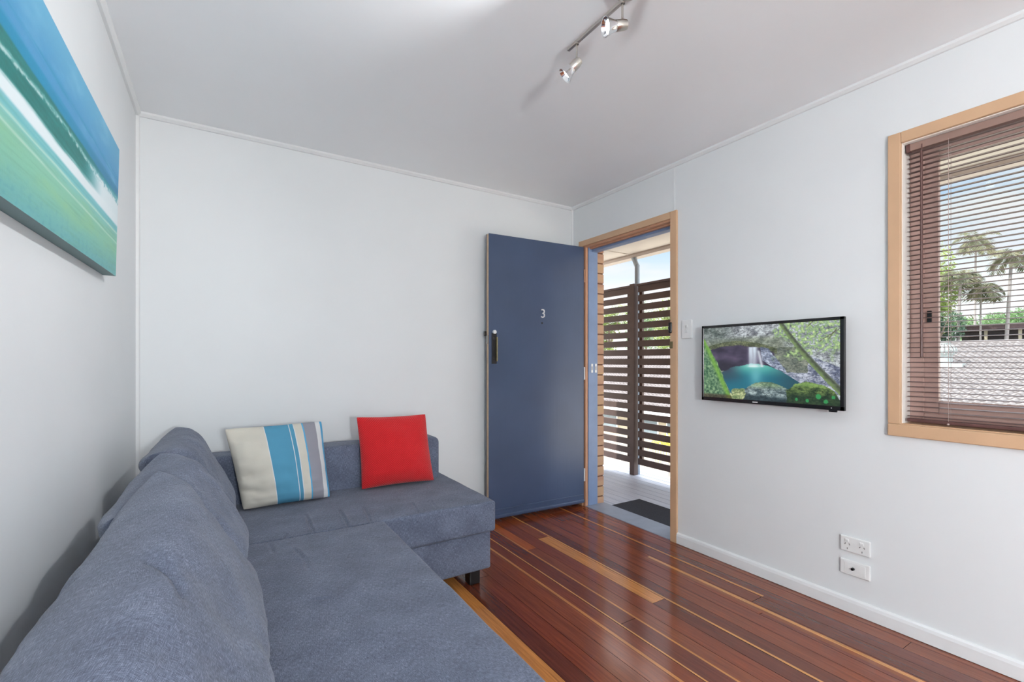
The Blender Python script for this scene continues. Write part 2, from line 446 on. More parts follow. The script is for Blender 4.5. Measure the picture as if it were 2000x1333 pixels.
# wall behind the camera, with a wide window added out of view for daylight
m = MB(); a, b, z0, z1 = .1, 2.1, .75, 2.15
m.box(LW, RW, FWY - .2, FWY, -.12, z0); m.box(LW, RW, FWY - .2, FWY, z1, CZ + .3); m.box(LW, a, FWY - .2, FWY, z0, z1); m.box(b, RW, FWY - .2, FWY, z0, z1)
struct(m.build('wall_front', m_wall), 'white painted wall behind the camera', 'wall')
w2 = thing('added_window', 'added, unseen daylight window in the wall behind the camera', 'window', (1.1, FWY, z0), kind='structure')
m = MB(); m.box(a, b, FWY - .12, FWY - .06, z0, z0 + .05); m.box(a, b, FWY - .12, FWY - .06, z1 - .05, z1); m.box(a, a + .05, FWY - .12, FWY - .06, z0, z1); m.box(b - .05, b, FWY - .12, FWY - .06, z0, z1); m.box(1.08, 1.12, FWY - .12, FWY - .06, z0, z1)
m.build('frame', m_alu, w2)
m = MB(); m.box(a + .04, b - .04, FWY - .095, FWY - .09, z0 + .04, z1 - .04); m.build('pane', m_glass, w2)
m = MB(); m.box(LW - .3, RW + .12, FWY - .2, BW + .2, CZ, CZ + .3); struct(m.build('ceiling', m_ceil), 'plain white ceiling with a slim cornice', 'ceiling')

def cornice(name, pts, axis, a, b, lab):
    m = MB(); m.prism(pts, axis, a, b); struct(m.build(name, m_trimw), lab, 'cornice')
c = .022
cornice('trim_1', [(LW, CZ), (LW, CZ - c), (LW + c * .5, CZ - c), (LW + c, CZ - c * .5), (LW + c, CZ)], 1, FWY, BW, 'slim white cornice along the top of the left wall')
cornice('trim_2', [(BW, CZ), (BW, CZ - c), (BW - c * .5, CZ - c), (BW - c, CZ - c * .5), (BW - c, CZ)], 0, LW, RW, 'slim white cornice along the top of the back wall')
cornice('trim_3', [(RW, CZ), (RW, CZ - c), (RW - c * .5, CZ - c), (RW - c, CZ - c * .5), (RW - c, CZ)], 1, FWY, BW, 'slim white cornice along the top of the right wall')
# corner beads and the sheet joint over the door
m = MB(); m.prism([(LW, BW), (LW + .016, BW), (LW + .012, BW - .012), (LW, BW - .016)], 2, 0, CZ - c); struct(m.build('trim_4', m_trimw), 'white quad bead in the corner of the left and back walls', 'trim')
m = MB(); m.prism([(RW, BW), (RW - .014, BW), (RW - .011, BW - .011), (RW, BW - .014)], 2, 0, CZ - c); struct(m.build('trim_5', m_trimw), 'white quad bead in the corner by the doorway', 'trim')
m = MB(); m.box(RW - .0025, RW, 1.962, 1.978, 2.1, CZ - c, .001, 1); struct(m.build('trim_6', m_wall), 'flat cover strip on the right wall above the door frame', 'trim')

def skirting(name, axis, a, b, wall, sgn, lab):
    h, t = .068, .016
    pr = [(wall, 0.002), (wall + sgn * t, 0.002), (wall + sgn * t, h - .018), (wall + sgn * t * .8, h - .006), (wall + sgn * t * .35, h), (wall, h)]
    m = MB(); m.prism(pr, axis, a, b); struct(m.build(name, m_trimw), lab, 'skirting board')
skirting('baseboard_right', 1, FWY, DO0 - .045, RW, -1, 'white skirting board under the television wall')
skirting('baseboard_back', 0, LW, RW, BW, -1, 'white skirting board along the back wall')
skirting('baseboard_left', 1, FWY, BW, LW, 1, 'white skirting board behind the sofa')

# door frame
fr = thing('trim_7', 'tan timber frame and architrave around the open doorway', 'door frame', (RW, 2.4, 0), kind='structure')
A = .045
m = MB(); m.box(RW - .016, RW, DO0 - A, DO0 + .004, 0, DOH + A, .003); m.build('architrave', m_arch, fr)
m = MB(); m.box(RW - .016, RW, DO1 + .028, DO1 + .028 + A, 0, DOH, .003); m.build('architrave', m_arch, fr)
m = MB(); m.box(RW - .016, RW, DO0 + .0045, DO1 + .028 + A, DOH + .001, DOH + A, .003); m.build('architrave', m_arch, fr)
m = MB(); m.box(RW - .006, RW + .0185, DO1, DO1 + .03, 0, DOH); m.build('hinge_jamb', m_jamb, fr)
m = MB(); m.box(RW + .018, RW + .114, DO1 - .008, DO1 + .03, .004, DOH - .01, .003); m.build('outer_jamb', m_jambblue, fr)['label'] = 'blue grey painted outer jamb'
m = MB(); m.box(RW, RW + .1, DO0 - .02, DO0 + .002, 0, DOH); m.build('latch_jamb', m_jamb, fr)
m = MB(); m.box(RW - .004, RW + .05, DO0, DO1 + .03, DOH - .012, DOH + .002); m.box(RW + .03, RW + .055, DO0, DO1, DOH - .022, DOH - .01); m.build('head_jamb', m_jamb, fr)
m = MB(); m.box(RW + .055, RW + .114, DO0, DO1, DOH - .04, DOH); m.build('outer_head', m_jambblue, fr)
for X0 in (RW + .045, RW + .085):
    m = MB(); m.box(X0, X0 + .018, DO1 - .0105, DO1 - .007, 1.055, 1.125, .001, 1); p = m.build('strike_plate', m_white, fr)
    m = MB(); m.box(X0 + .005, X0 + .011, DO1 - .0112, DO1 - .009, 1.075, 1.105); m.build('slot', m_dark, p)
m = MB(); m.box(RW - .0185, RW + .03, DO0 - .018, DO0 + .006, 1.228, 1.272, .002); m.build('latch_strike', m_bronze, fr)
m = MB(); m.box(RW - .002, RW + .19, DO0 - .02, DO1 + .02, -.04, .004, .003); m.build('sill', m_sill, fr)['label'] = 'grey blue painted door sill'
m = MB(); m.box(RW - .006, RW, DO0, DO1, -.012, -.0005); m.build('sill_edge', m_dark, fr)
# security-screen lock seen past the latch jamb
lk = thing('security_lock', 'small black lock body on the latch side of the doorway', 'lock', (RW, DO0, 1.36))
m = MB(); m.box(RW - .024, RW + .02, DO0 - .012, DO0 + .014, 1.325, 1.395, .008, 3); m.build('body', m_black, lk)
m = MB(); m.lathe([(0, .012), (.007, .011), (.009, .006), (.009, 0)], (RW - .003, DO0 + .014, 1.36), (0, 1, 0), 14); m.build('knob', m_black, lk, 'angle')

# the open door leaf
hx, hy, ox, oy = 2.430, 2.826, 1.595, 2.868
dv = Vector((ox - hx, oy - hy, 0)); dw = dv.length; rotd = math.atan2(dv.y, dv.x)
door = thing('door_1', 'dark slate blue entry door standing open against the back wall', 'door', (hx, hy, 0), kind='structure')
DM = Matrix.Translation((hx, hy, 0)) @ Matrix.Rotation(rotd, 4, 'Z')      # local: x along leaf from hinge, +y = towards the room
def dpart(mb, name, mat, parent=door, smooth=False):
    bmesh.ops.transform(mb.bm, matrix=DM, verts=mb.bm.verts[:]); return mb.build(name, mat, parent, smooth)
TD = .036
m = MB(); m.box(.0, dw - .002, -TD, -.002, .03, 2.045); dpart(m, 'core', m_timber)['label'] = 'raw pale timber door edge'
m = MB(); m.box(.0, dw, -.002, .002, .028, 2.047, .001, 1); dpart(m, 'leaf', m_door)
m = MB(); m.box(.0, dw, -TD - .003, -TD, .028, 2.047); dpart(m, 'outer_face', m_door)
m = MB(); m.box(.004, dw - .004, .002, .011, .088, .098, .003); m.box(.004, dw - .004, .002, .008, .03, .088, .001, 1); m.box(.004, dw - .004, .002, .020, .034, .062, .008); dpart(m, 'weather_strip', m_door)
# recessed pull with bronze plate, cylinder above
xh = dw - .042
m = MB(); m.box(xh - .020, xh + .020, .002, .006, 1.128, 1.345, .002); h = dpart(m, 'handle_plate', m_dark); h['label'] = 'dark backplate with bronze pull'
m = MB(); m.box(xh - .018, xh - .010, .004, .026, 1.145, 1.318, .003); dpart(m, 'handle', m_bronze, h)
m = MB(); m.box(xh - .004, xh + .012, .0055, .0075, 1.16, 1.30, .001, 1); dpart(m, 'grip_recess', m_black, h)
m = MB(); m.lathe([(0, .016), (.012, .015), (.014, .011), (.014, 0)], (xh, .003, 1.353), (0, 1, 0), 20); dpart(m, 'lock_cylinder', m_white, smooth='angle')
m = MB(); m.lathe([(0, .055), (.022, .053), (.026, .045), (.024, .03), (.012, .02), (.012, 0)], (dw - .05, -TD, 1.29), (0, -1, 0), 20); dpart(m, 'knob', m_nickel, smooth='angle')
m = MB(); m.box(dw - .002, dw + .004, -.028, -.010, 1.27, 1.33, .001, 1); dpart(m, 'latch_bolt', m_nickel)
m = MB(); m.box(dw - .075, dw + .012, -TD - .02, -TD - .002, 1.325, 1.36, .002); dpart(m, 'outer_lock', m_black)
m = MB(); m.lathe([(0, .004), (.006, .003), (.007, 0)], (.392, .002, 1.432), (0, 1, 0), 16); dpart(m, 'peephole', m_dark, smooth='angle')
for zz in (.25, 1.05, 1.82):
    m = MB(); m.cyl((-.004, .004, zz - .05), (-.004, .004, zz + .05), .006, n=12); dpart(m, 'hinge', m_white if zz < 1.5 else m_jamb, smooth='angle')
# house number
cu = D.curves.new('num', 'FONT'); cu.body = '3'; cu.size = .093; cu.extrude = .003; cu.align_x = 'CENTER'
to = D.objects.new('num', cu); COL.objects.link(to); bpy.context.view_layer.update()
me = D.meshes.new_from_object(to.evaluated_get(bpy.context.evaluated_depsgraph_get())); D.objects.remove(to)
num = D.objects.new('door_number', me); COL.objects.link(num); me.materials.clear(); me.materials.append(m_num); num['label'] = 'silver numeral 3'
num.parent = door
num.matrix_world = DM @ Matrix.Translation((.386, .0055, 1.472)) @ Matrix(((-1, 0, 0, 0), (0, 0, 1, 0), (0, 1, 0, 0), (0, 0, 0, 1)))
num.matrix_parent_inverse = Matrix.Identity(4); num.matrix_basis = Matrix.Translation((-hx, -hy, 0)) @ DM @ Matrix.Translation((.386, .0055, 1.472)) @ Matrix(((-1, 0, 0, 0), (0, 0, 1, 0), (0, 1, 0, 0), (0, 0, 0, 1)))

# ------------------------------------------------------------------ window in the right wall
wn = thing('window_1', 'tan framed sliding window with brown aluminium sashes behind a blind', 'window', (RW, 0, WOB), kind='structure')
m = MB(); m.box(RW - .018, RW, WO1 - .002, WO1 + A - .002, WOB + .0005, WOT + A, .003); m.build('architrave', m_arch, wn)
m = MB(); m.box(RW - .018, RW, WO0 - A, WO0, WOB + .0005, WOT + A, .003); m.build('architrave', m_arch, wn)
m = MB(); m.box(RW - .018, RW, WO0 + .0005, WO1 - .0025, WOT - .001, WOT + A, .003); m.build('architrave', m_arch, wn)
m = MB(); m.box(RW - .022, RW, WO0 - A, WO1 + A - .002, WOB - A - .006, WOB, .004); m.build('window_sill', m_arch, wn)
m = MB(); m.box(RW - .004, RW + .115, WO1 - .004, WO1 + .02, WOB + .004, WOT - .004); m.box(RW - .004, RW + .115, WO0 - .02, WO0 + .004, WOB + .004, WOT - .004); m.box(RW - .004, RW + .115, WO0 - .02, WO1 + .02, WOT - .004, WOT + .02); m.build('reveal', m_reveal, wn)
m = MB(); m.box(RW - .004, RW + .115, WO0 - .02, WO1 + .02, WOB - .02, WOB + .004); m.build('sill_board', m_arch, wn)
FX0, FX1 = RW + .075, RW + .13
m = MB(); m.box(FX0, FX1, WO0 + .0455, WO1 - .0505, WOB + .004, WOB + .045, .002, 1); m.box(FX0, FX1, WO0 + .0455, WO1 - .0505, WOT - .045, WOT - .004, .002, 1); m.box(FX0, FX1, WO1 - .05, WO1 - .004, WOB + .004, WOT - .004, .002, 1); m.box(FX0, FX1, WO0, WO0 + .045, WOB, WOT, .002, 1); m.build('frame', m_alu, wn)
m = MB(); m.box(FX0 + .012, FX0 + .035, WO1 - .095, WO1 - .048, WOB + .020, WOT - .020, .002, 1); m.box(FX0 + .012, FX0 + .035, 0.0, 0.045, WOB + .045, WOT - .045, .002, 1); m.box(FX0 + .0125, FX0 + .0345, .0455, WO1 - .0955, WOB + .04, WOB + .10, .002, 1); m.box(FX0 + .0125, FX0 + .0345, .0455, WO1 - .0955, WOT - .08, WOT - .04, .002, 1); m.build('sash', m_alu, wn)
m = MB(); m.box(FX0 + .022, FX0 + .026, WO0 + .04, WO1 - .08, WOB + .06, WOT - .06); m.build('pane', m_glass, wn)
m = MB(); m.box(FX0 + .002, FX0 + .012, WO1 - .075, WO1 - .06, 1.31, 1.36, .002, 1); m.build('sash_latch', m_black, wn)

bl = thing('venetian_blind', 'brown aluminium venetian blind with open slats hanging in the window', 'blind', (RW + .03, 0, WOB))
by0, by1, bxc = WO0 + .012, WO1 - .012, RW + .031
m = MB(); m.box(bxc - .014, bxc + .014, by0, by1, WOT - .036, WOT - .006, .002); hr = m.build('headrail', m_headrail, bl)
m = MB(); m.box(bxc - .0155, bxc + .0155, by1 - .012, by1 + .004, WOT - .040, WOT - .005, .003); m.build('end_cap', m_blinddark, hr)
m = MB(); m.box(bxc - .0145, bxc + .0145, by0, by1, WOB + .012, WOB + .026, .003); m.build('bottom_rail', m_blinddark, bl)
m = MB(); z = WOB + .034; pitch = .0205
while z < WOT - .045:
    prev = None; rows = []
    for i in range(5):
        t = -1 + i * .5; x = bxc + t * .0125; zz = z + .0030 * (1 - t * t) + .0003 * t
        rows.append(((x, by0 + .003, zz), (x, by1, zz), (x, by0 + .003, zz + .0006), (x, by1, zz + .0006)))
    for p, q in zip(rows, rows[1:]):
        m.quad(p[0], q[0], q[1], p[1]); m.quad(p[2], p[3], q[3], q[2])
    m.quad(rows[0][0], rows[0][1], rows[0][3], rows[0][2]); m.quad(rows[-1][0], rows[-1][2], rows[-1][3], rows[-1][1]); m.quad(rows[0][1], rows[-1][1], rows[-1][3], rows[0][3])
    z += pitch
m.build('slats', m_blind, bl, recalc=False)
for yy in (WO1 - .145, .1, WO0 + .15):
    m = MB()
    for sx in (-.0135, .0135): m.cyl((bxc + sx, yy, WOB + .012), (bxc + sx, yy, WOT - .03), .0007, n=6)
    m.cyl((bxc, yy + .004, WOB + .012), (bxc, yy + .004, WOT - .03), .0006, n=6); m.cyl((bxc - .016, yy, WOB + .014), (bxc + .016, yy, WOB + .014), .004, n=8); m.build('ladder_cord', m_cord, bl)
m = MB(); m.cyl((RW + .012, WO1 - .062, WOT - .05), (RW + .012, WO1 - .063, 1.165), .0045, .0055, 8); m.cyl((RW + .012, WO1 - .062, WOT - .052), (RW + .018, WO1 - .062, WOT - .02), .002, n=6); m.build('tilt_wand', m_blinddark, bl, 'angle')

# ------------------------------------------------------------------ corner sofa
sofa = thing('corner_sofa', 'grey linen corner sofa along the left and back walls', 'sofa', (.1, 1.6, 0))
def crease_fn(cr, zmin, crown=None, amp=.0025, seed=0):
    def f(p):
        q = p.copy()
        if p.z > zmin:
            if crown:
                x0, x1, y0, y1, hgt = crown; u = (p.x - x0) / (x1 - x0) * 2 - 1; v = (p.y - y0) / (y1 - y0) * 2 - 1
                q.z += hgt * max(0, 1 - u * u) * max(0, 1 - v ** 4)
            q.z += amp * fbm((p.x + seed, p.y, 0), 5, 3)
            for (a, b, w, d) in cr:
                dx, dy = b[0] - a[0], b[1] - a[1]; t = max(0, min(1, ((p.x - a[0]) * dx + (p.y - a[1]) * dy) / (dx * dx + dy * dy)))
                dd = math.hypot(p.x - a[0] - t * dx, p.y - a[1] - t * dy)
                w_ = w * .62; d_ = .62 * d * (max(0, 4 * t * (1 - t)) ** .6 + .08); q.z -= d_ * math.exp(-(dd / w_) ** 2) - .45 * d_ * math.exp(-((dd - 2 * w_) / w_) ** 2)
        return q
    return f
def fl(px, py): p = on(px, py, 2, .445); return (p.x, p.y)
lidcr = [(fl(596, 1006), fl(612, 1040), .008, .012), (fl(664, 998), fl(682, 1030), .008, .014), (fl(711, 992), fl(726, 1022), .008, .011), (fl(804, 982), fl(818, 1003), .007, .008), (fl(560, 1040), fl(545, 1060), .009, .007), (fl(840, 976), fl(852, 992), .007, .007), (fl(760, 992), fl(768, 1008), .008, .005)]
seatcr = [(fl(574, 1076), fl(594, 1100), .009, .014), (fl(527, 1066), fl(534, 1086), .010, .008), (fl(610, 1183), fl(645, 1181), .009, .006), (fl(596, 1100), fl(604, 1130), .009, .004)]
m = rounded(-.268, 1.185, 2.052, 2.845, .285, .44, .016, (260, 150, 4), crease_fn(lidcr, .40, (-.268, 1.185, 2.05, 2.84, .008)))
m.build('chaise_lid', m_fab, sofa, True, True)
m = rounded(-.262, 1.165, 2.07, 2.84, .095, .284, .012, (8, 6, 2)); m.build('chaise_base', m_fab, sofa, True, True)
m = rounded(-.20, 1.135, 2.645, 2.84, .29, .685, .035, (16, 4, 6)); m.build('chaise_backrest', m_fab, sofa, True, True)
m = rounded(-.148, .612, .16, 2.045, .285, .447, .018, (130, 280, 4), crease_fn(seatcr, .40, (-.148, .612, .16, 2.045, .014), .003, 4)); m.build('seat_cushion', m_fab, sofa, True, True)
m = rounded(-.262, .59, .16, 2.068, .095, .284, .012, (6, 10, 2)); m.build('seat_base', m_fab, sofa, True, True)
m = rounded(-.272, -.15, .0, 2.64, .29, .662, .03, (4, 24, 6)); m.build('backrest', m_fab, sofa, True, True)
m = rounded(-.272, .60, -.02, .155, .095, .66, .03, (8, 4, 6)); m.build('armrest', m_fab, sofa, True, True)
for lx, ly in ((1.075, 2.13), (1.075, 2.76), (-.24, 2.76), (.5, .1), (-.24, .1), (.5, 1.9)):
    m = MB(); m.box(lx, lx + .06, ly, ly + .06, 0.001, .096, .006); m.build('foot', m_blackfoot, sofa)['label'] = 'black block foot'

def tp(px, py, axis, v): return on(px, py, axis, v)
GP = 'large grey back cushions along the left wall'
# A: far cushion against the chaise backrest; B: middle; C: nearest, leaning over B
PK = dict(mat=m_fab, arc=True, a=3.4, av=7.0, b=.38, n=110)
o = pillow('back_cushion', (-.045, 2.62, .46), (-.035, 2.06, .46), (-.21, 2.09, .815), (-.178, 2.645, .842), .215, pinch=.05, sag=.22, wr=.004, seed=1.3, back=1.1, creases=[((.0, .80), (.95, .62), .016, .018), ((.2, .5), (.9, .45), .02, .006), ((-.9, .93), (-.3, .86), .012, .006)], **PK)
tag(o, 'farthest grey back cushion, in the corner beside the striped cushion', 'cushion', GP)
o = pillow('back_cushion', (-.04, 1.95, .465), (-.045, 1.43, .465), (-.215, 1.44, .775), (-.172, 1.945, .834), .225, pinch=.05, sag=.22, wr=.004, seed=4.2, back=1.3, ears=.02, creases=[((-.8, .86), (-.1, .72), .014, .012), ((-.75, .6), (-.35, .5), .012, .007), ((.3, .8), (.9, .5), -.016, .018)], **PK)
tag(o, 'middle grey back cushion of the three, half hidden by the nearest', 'cushion', GP)
o = pillow('back_cushion', (-.02, 1.55, .47), (-.025, .66, .47), (-.205, .60, .765), (-.150, 1.595, .835), .235, pinch=.06, sag=.22, wr=.0045, seed=8.8, back=1.15, ears=.04, creases=[((-.95, .93), (-.55, .5), .018, .009), ((.36, .93), (.52, .62), .010, .008), ((-.05, .99), (.12, .80), .014, .012), ((-.62, .95), (-.3, .80), .016, .009), ((.1, .95), (.35, .6), -.014, .02)], **PK)
tag(o, 'nearest and largest grey back cushion, cut by the lower edge of the photo', 'cushion', GP)

# scatter cushions
b1, b2 = tp(474, 998, 2, .452), tp(646, 972, 2, .452); t1, t2 = tp(437, 838, 1, 2.60), tp(629, 822, 1, 2.64)
o = pillow('scatter_cushion', b1, b2, t2, t1, .17, m_stripe, pinch=.03, ears=-.025, a=2.4, b=.55, sag=.25, wr=.006, seed=2.5, creases=[((-1, -.28), (-.62, -.2), .012, .012), ((-1, -.5), (-.6, -.6), .012, .012), ((-1, -.12), (-.7, -.1), .01, .007), ((.7, .3), (.98, .22), .012, .006)])
tag(o, 'cream scatter cushion with blue and grey stripes leaning in the sofa corner', 'cushion')
b1, b2 = tp(706, 957, 2, .452), tp(848, 939, 2, .452); t1, t2 = tp(696, 815, 1, 2.63), tp(831, 809, 1, 2.64)
o = pillow('scatter_cushion', b1, b2, t2, t1, .155, m_red, pinch=.04, ears=-.012, a=2.4, b=.55, sag=.2, wr=.003, seed=5.5)
tag(o, 'bright red knitted scatter cushion leaning on the low backrest', 'cushion')

# ------------------------------------------------------------------ canvas painting (a seascape built as colours on the canvas itself)
def lerp(a, b, t): return tuple(x + (y - x) * t for x, y in zip(a, b))
def sstep(a, b, x): t = max(0, min(1, (x - a) / (b - a))); return t * t * (3 - 2 * t)
def blend(c, d, f): return lerp(c, d, max(0, min(1, f)))
def canvas_colour(s, t):
    """s metres from the right-hand end, t 0 at the top to 1 at the bottom"""
    n = fbm((s * 2, t * 3, 3), 3, 4); n2 = fbm((s * 1.2, t * 14, 7), 4, 4); n3 = fbm((s * 9, t * 9, 1), 5, 3)
    sky = lerp((98, 170, 205), (74, 150, 198), sstep(.0, .3, t)); sky = blend(sky, (120, 185, 215), .6 * max(0, n)); sky = blend(sky, (30, 140, 180), .7 * math.exp(-((t - .245 - .01 * n2) / .018) ** 2) * (.5 + n2))
    c = sky
    c = blend(c, lerp((20, 140, 182), (46, 130, 170), sstep(.9, 0, s)), sstep(.30, .335, t + .01 * n2))
    body = lerp((18, 116, 112), (28, 128, 124), .5 + n2); body = blend(body, (70, 90, 80), .25 * max(0, n3))
    face = sstep(.37, .385, t + .006 * n2); c = blend(c, lerp(body, (24, 132, 150), sstep(.55, .2, s)), face)
    crest = .43 + .02 * math.sin(s * 7) - .02 * sstep(.6, .15, s); foam_s = sstep(.52, .24, s)
    sp = math.exp(-((t - crest - .012 * n3) / (.010 + .02 * foam_s)) ** 2) * (.55 + .45 * sstep(-.3, .3, n3)); c = blend(c, (196, 222, 222), sp * .9)
    c = blend(c, (222, 236, 240), foam_s * sstep(.40, .45, t + .03 * n3 + .02 * n2))
    c = blend(c, (226, 238, 242), sstep(.52, .555, t + .012 * n2))
    aft = lerp((124, 196, 200), (132, 196, 168), sstep(.62, .75, t)); aft = blend(aft, (98, 172, 178), sstep(.78, 1, t) * .8); aft = blend(aft, (140, 196, 150), .8 * max(0, n + .15) * sstep(.64, .75, t) * sstep(.95, .8, t))
    aft = blend(aft, (104, 166, 140), .5 * max(0, n2)); aft = blend(aft, (70, 140, 160), .4 * max(0, -n3) * sstep(.8, 1, t))
    c = blend(c, aft, sstep(.60, .625, t + .006 * n2))
    for tl, st in ((.665, .75), (.745 - .03 * s, .65)): c = blend(c, (206, 230, 214), st * math.exp(-((t - tl - .004 * n2) / .006) ** 2))
    for tl in (.615, .64): c = blend(c, (90, 178, 190), .5 * math.exp(-((t - tl) / .008) ** 2))
    return c
def colour_grid(bm, layer, P, nu, nv, fn):
    """quad sheet P(u,v) with per-vertex colours fn(u,v)"""
    g = [[bm.verts.new(P(i / nu, j / nv)) for j in range(nv + 1)] for i in range(nu + 1)]
    cg = [[rgb(*[max(0, min(255, x)) for x in fn(i / nu, j / nv)]) for j in range(nv + 1)] for i in range(nu + 1)]
    for i in range(nu):
        for j in range(nv):
            q = [(i, j), (i + 1, j), (i + 1, j + 1), (i, j + 1)]; f = bm.faces.new([g[a][b] for a, b in q])
            for lp, (a, b) in zip(f.loops, q): lp[layer] = cg[a][b]
M = Mat('painted_canvas', rough=.55); M.color(M.attr('paint')); M.bump(M.noise(M.coord('Object'), 160, 3), .15, .002); m_paint = M.m
pc = thing('canvas_painting', 'unframed blue and green seascape canvas high on the left wall', 'painting', (LW, 1.6, 1.45))
LEN, HT, DEP = 1.42, .462, .036
PR = Vector((LW + .001, 2.2, 1.458)); ux = Vector((0, -math.cos(.02), -math.sin(.02))); uz = Vector((.022, -math.sin(.02) * 0, 1)).normalized(); un = ux.cross(uz) * 1.0
if un.x < 0: un = -un
bm = bmesh.new(); LY = bm.loops.layers.float_color.new('paint')
colour_grid(bm, LY, lambda u, v: PR + ux * (LEN * u) + uz * (HT * (1 - v)) + un * DEP, 300, 150, lambda u, v: canvas_colour(u * LEN, v))
mm = MB(); mm.bm.free(); mm.bm = bm; o = mm.build('painted_face', m_paint, pc, recalc=True)
bm = bmesh.new(); LY = bm.loops.layers.float_color.new('paint')
c0 = [PR, PR + ux * LEN, PR + ux * LEN + uz * HT, PR + uz * HT]
def side(pa, pb, ca):
    vs = [bm.verts.new(p) for p in (pa, pb, pb + un * DEP, pa + un * DEP)]; f = bm.faces.new(vs)
    for lp in f.loops: lp[LY] = rgb(*ca)
side(c0[0], c0[1], (112, 140, 140)); side(c0[1], c0[2], (70, 150, 170)); side(c0[2], c0[3], (80, 160, 200)); side(c0[3], c0[0], (90, 160, 180))
vs = [bm.verts.new(p) for p in c0]; bm.faces.new(vs)
mm = MB(); mm.bm.free(); mm.bm = bm; mm.build('stretcher_edge', m_paint, pc)

# ------------------------------------------------------------------ television
tv = thing('television', 'black wall-mounted television showing a waterfall in a rock cave', 'television', (RW, 1.352, .92))
Y0, Y1, Z0, Z1, TX = .986, 1.718, .923, 1.350, 2.370
m = MB(); m.box(TX + .004, TX + .018, Y0, Y1, Z0, Z1, .002); m.box(TX + .015, TX + .06, Y0 + .12, Y1 - .12, Z0 + .06, Z1 - .08, .006); m.build('body', m_black, tv)
bz = .014
m = MB(); m.box(TX, TX + .006, Y0, Y1, Z1 - bz, Z1, .002, 1); m.box(TX, TX + .006, Y0, Y1, Z0, Z0 + .020, .002, 1); m.box(TX, TX + .006, Y0, Y0 + bz + .004, Z0, Z1, .002, 1); m.box(TX, TX + .006, Y1 - bz, Y1, Z0, Z1, .002, 1); m.build('bezel', m_black, tv)
m = MB(); m.box(TX + .055, RW, 1.25, 1.45, 1.04, 1.24); m.build('wall_bracket', m_black, tv)
m = MB(); m.box(TX - .001, TX + .008, Y0 + .03, Y0 + .064, Z0 - .008, Z0 + .001, .002); m.build('sensor_foot', m_black, tv)
m = MB(); m.box(TX - .0006, TX + .0002, 1.384, 1.412, Z0 + .0075, Z0 + .0125); m.build('maker_badge', m_white, tv)['label'] = 'small light grey badge'
m = MB(); m.cyl((TX - .0008, Y0 + .052, Z0 + .010), (TX + .0002, Y0 + .052, Z0 + .010), .0022, n=10); m.build('indicator', m_white, tv)
def inside(poly, x, y):
    r = False; n = len(poly)
    for i in range(n):
        (a, b), (c, d) = poly[i], poly[(i + 1) % n]
        if (b > y) != (d > y) and x < (c - a) * (y - b) / (d - b) + a: r = not r
    return r
def rock(x, y, lo, hi, k, sx=1.0):
    n = fbm((x * 1.77 * sx, y * 1.6, k), 9, 5); r = fbm((x * 1.77 + y * .7, y * 2.2 - x * .5, k + 4), 26, 3); c = lerp(lo, hi, max(0, min(1, .52 + .8 * n + .62 * r))); q = abs(fbm((x * 2.2 * sx + y * .6, y * 1.7 - x * .3, k + 9), 13, 3)); return lerp(tuple(v * .42 for v in lo), c, min(1, .25 + q * 9))
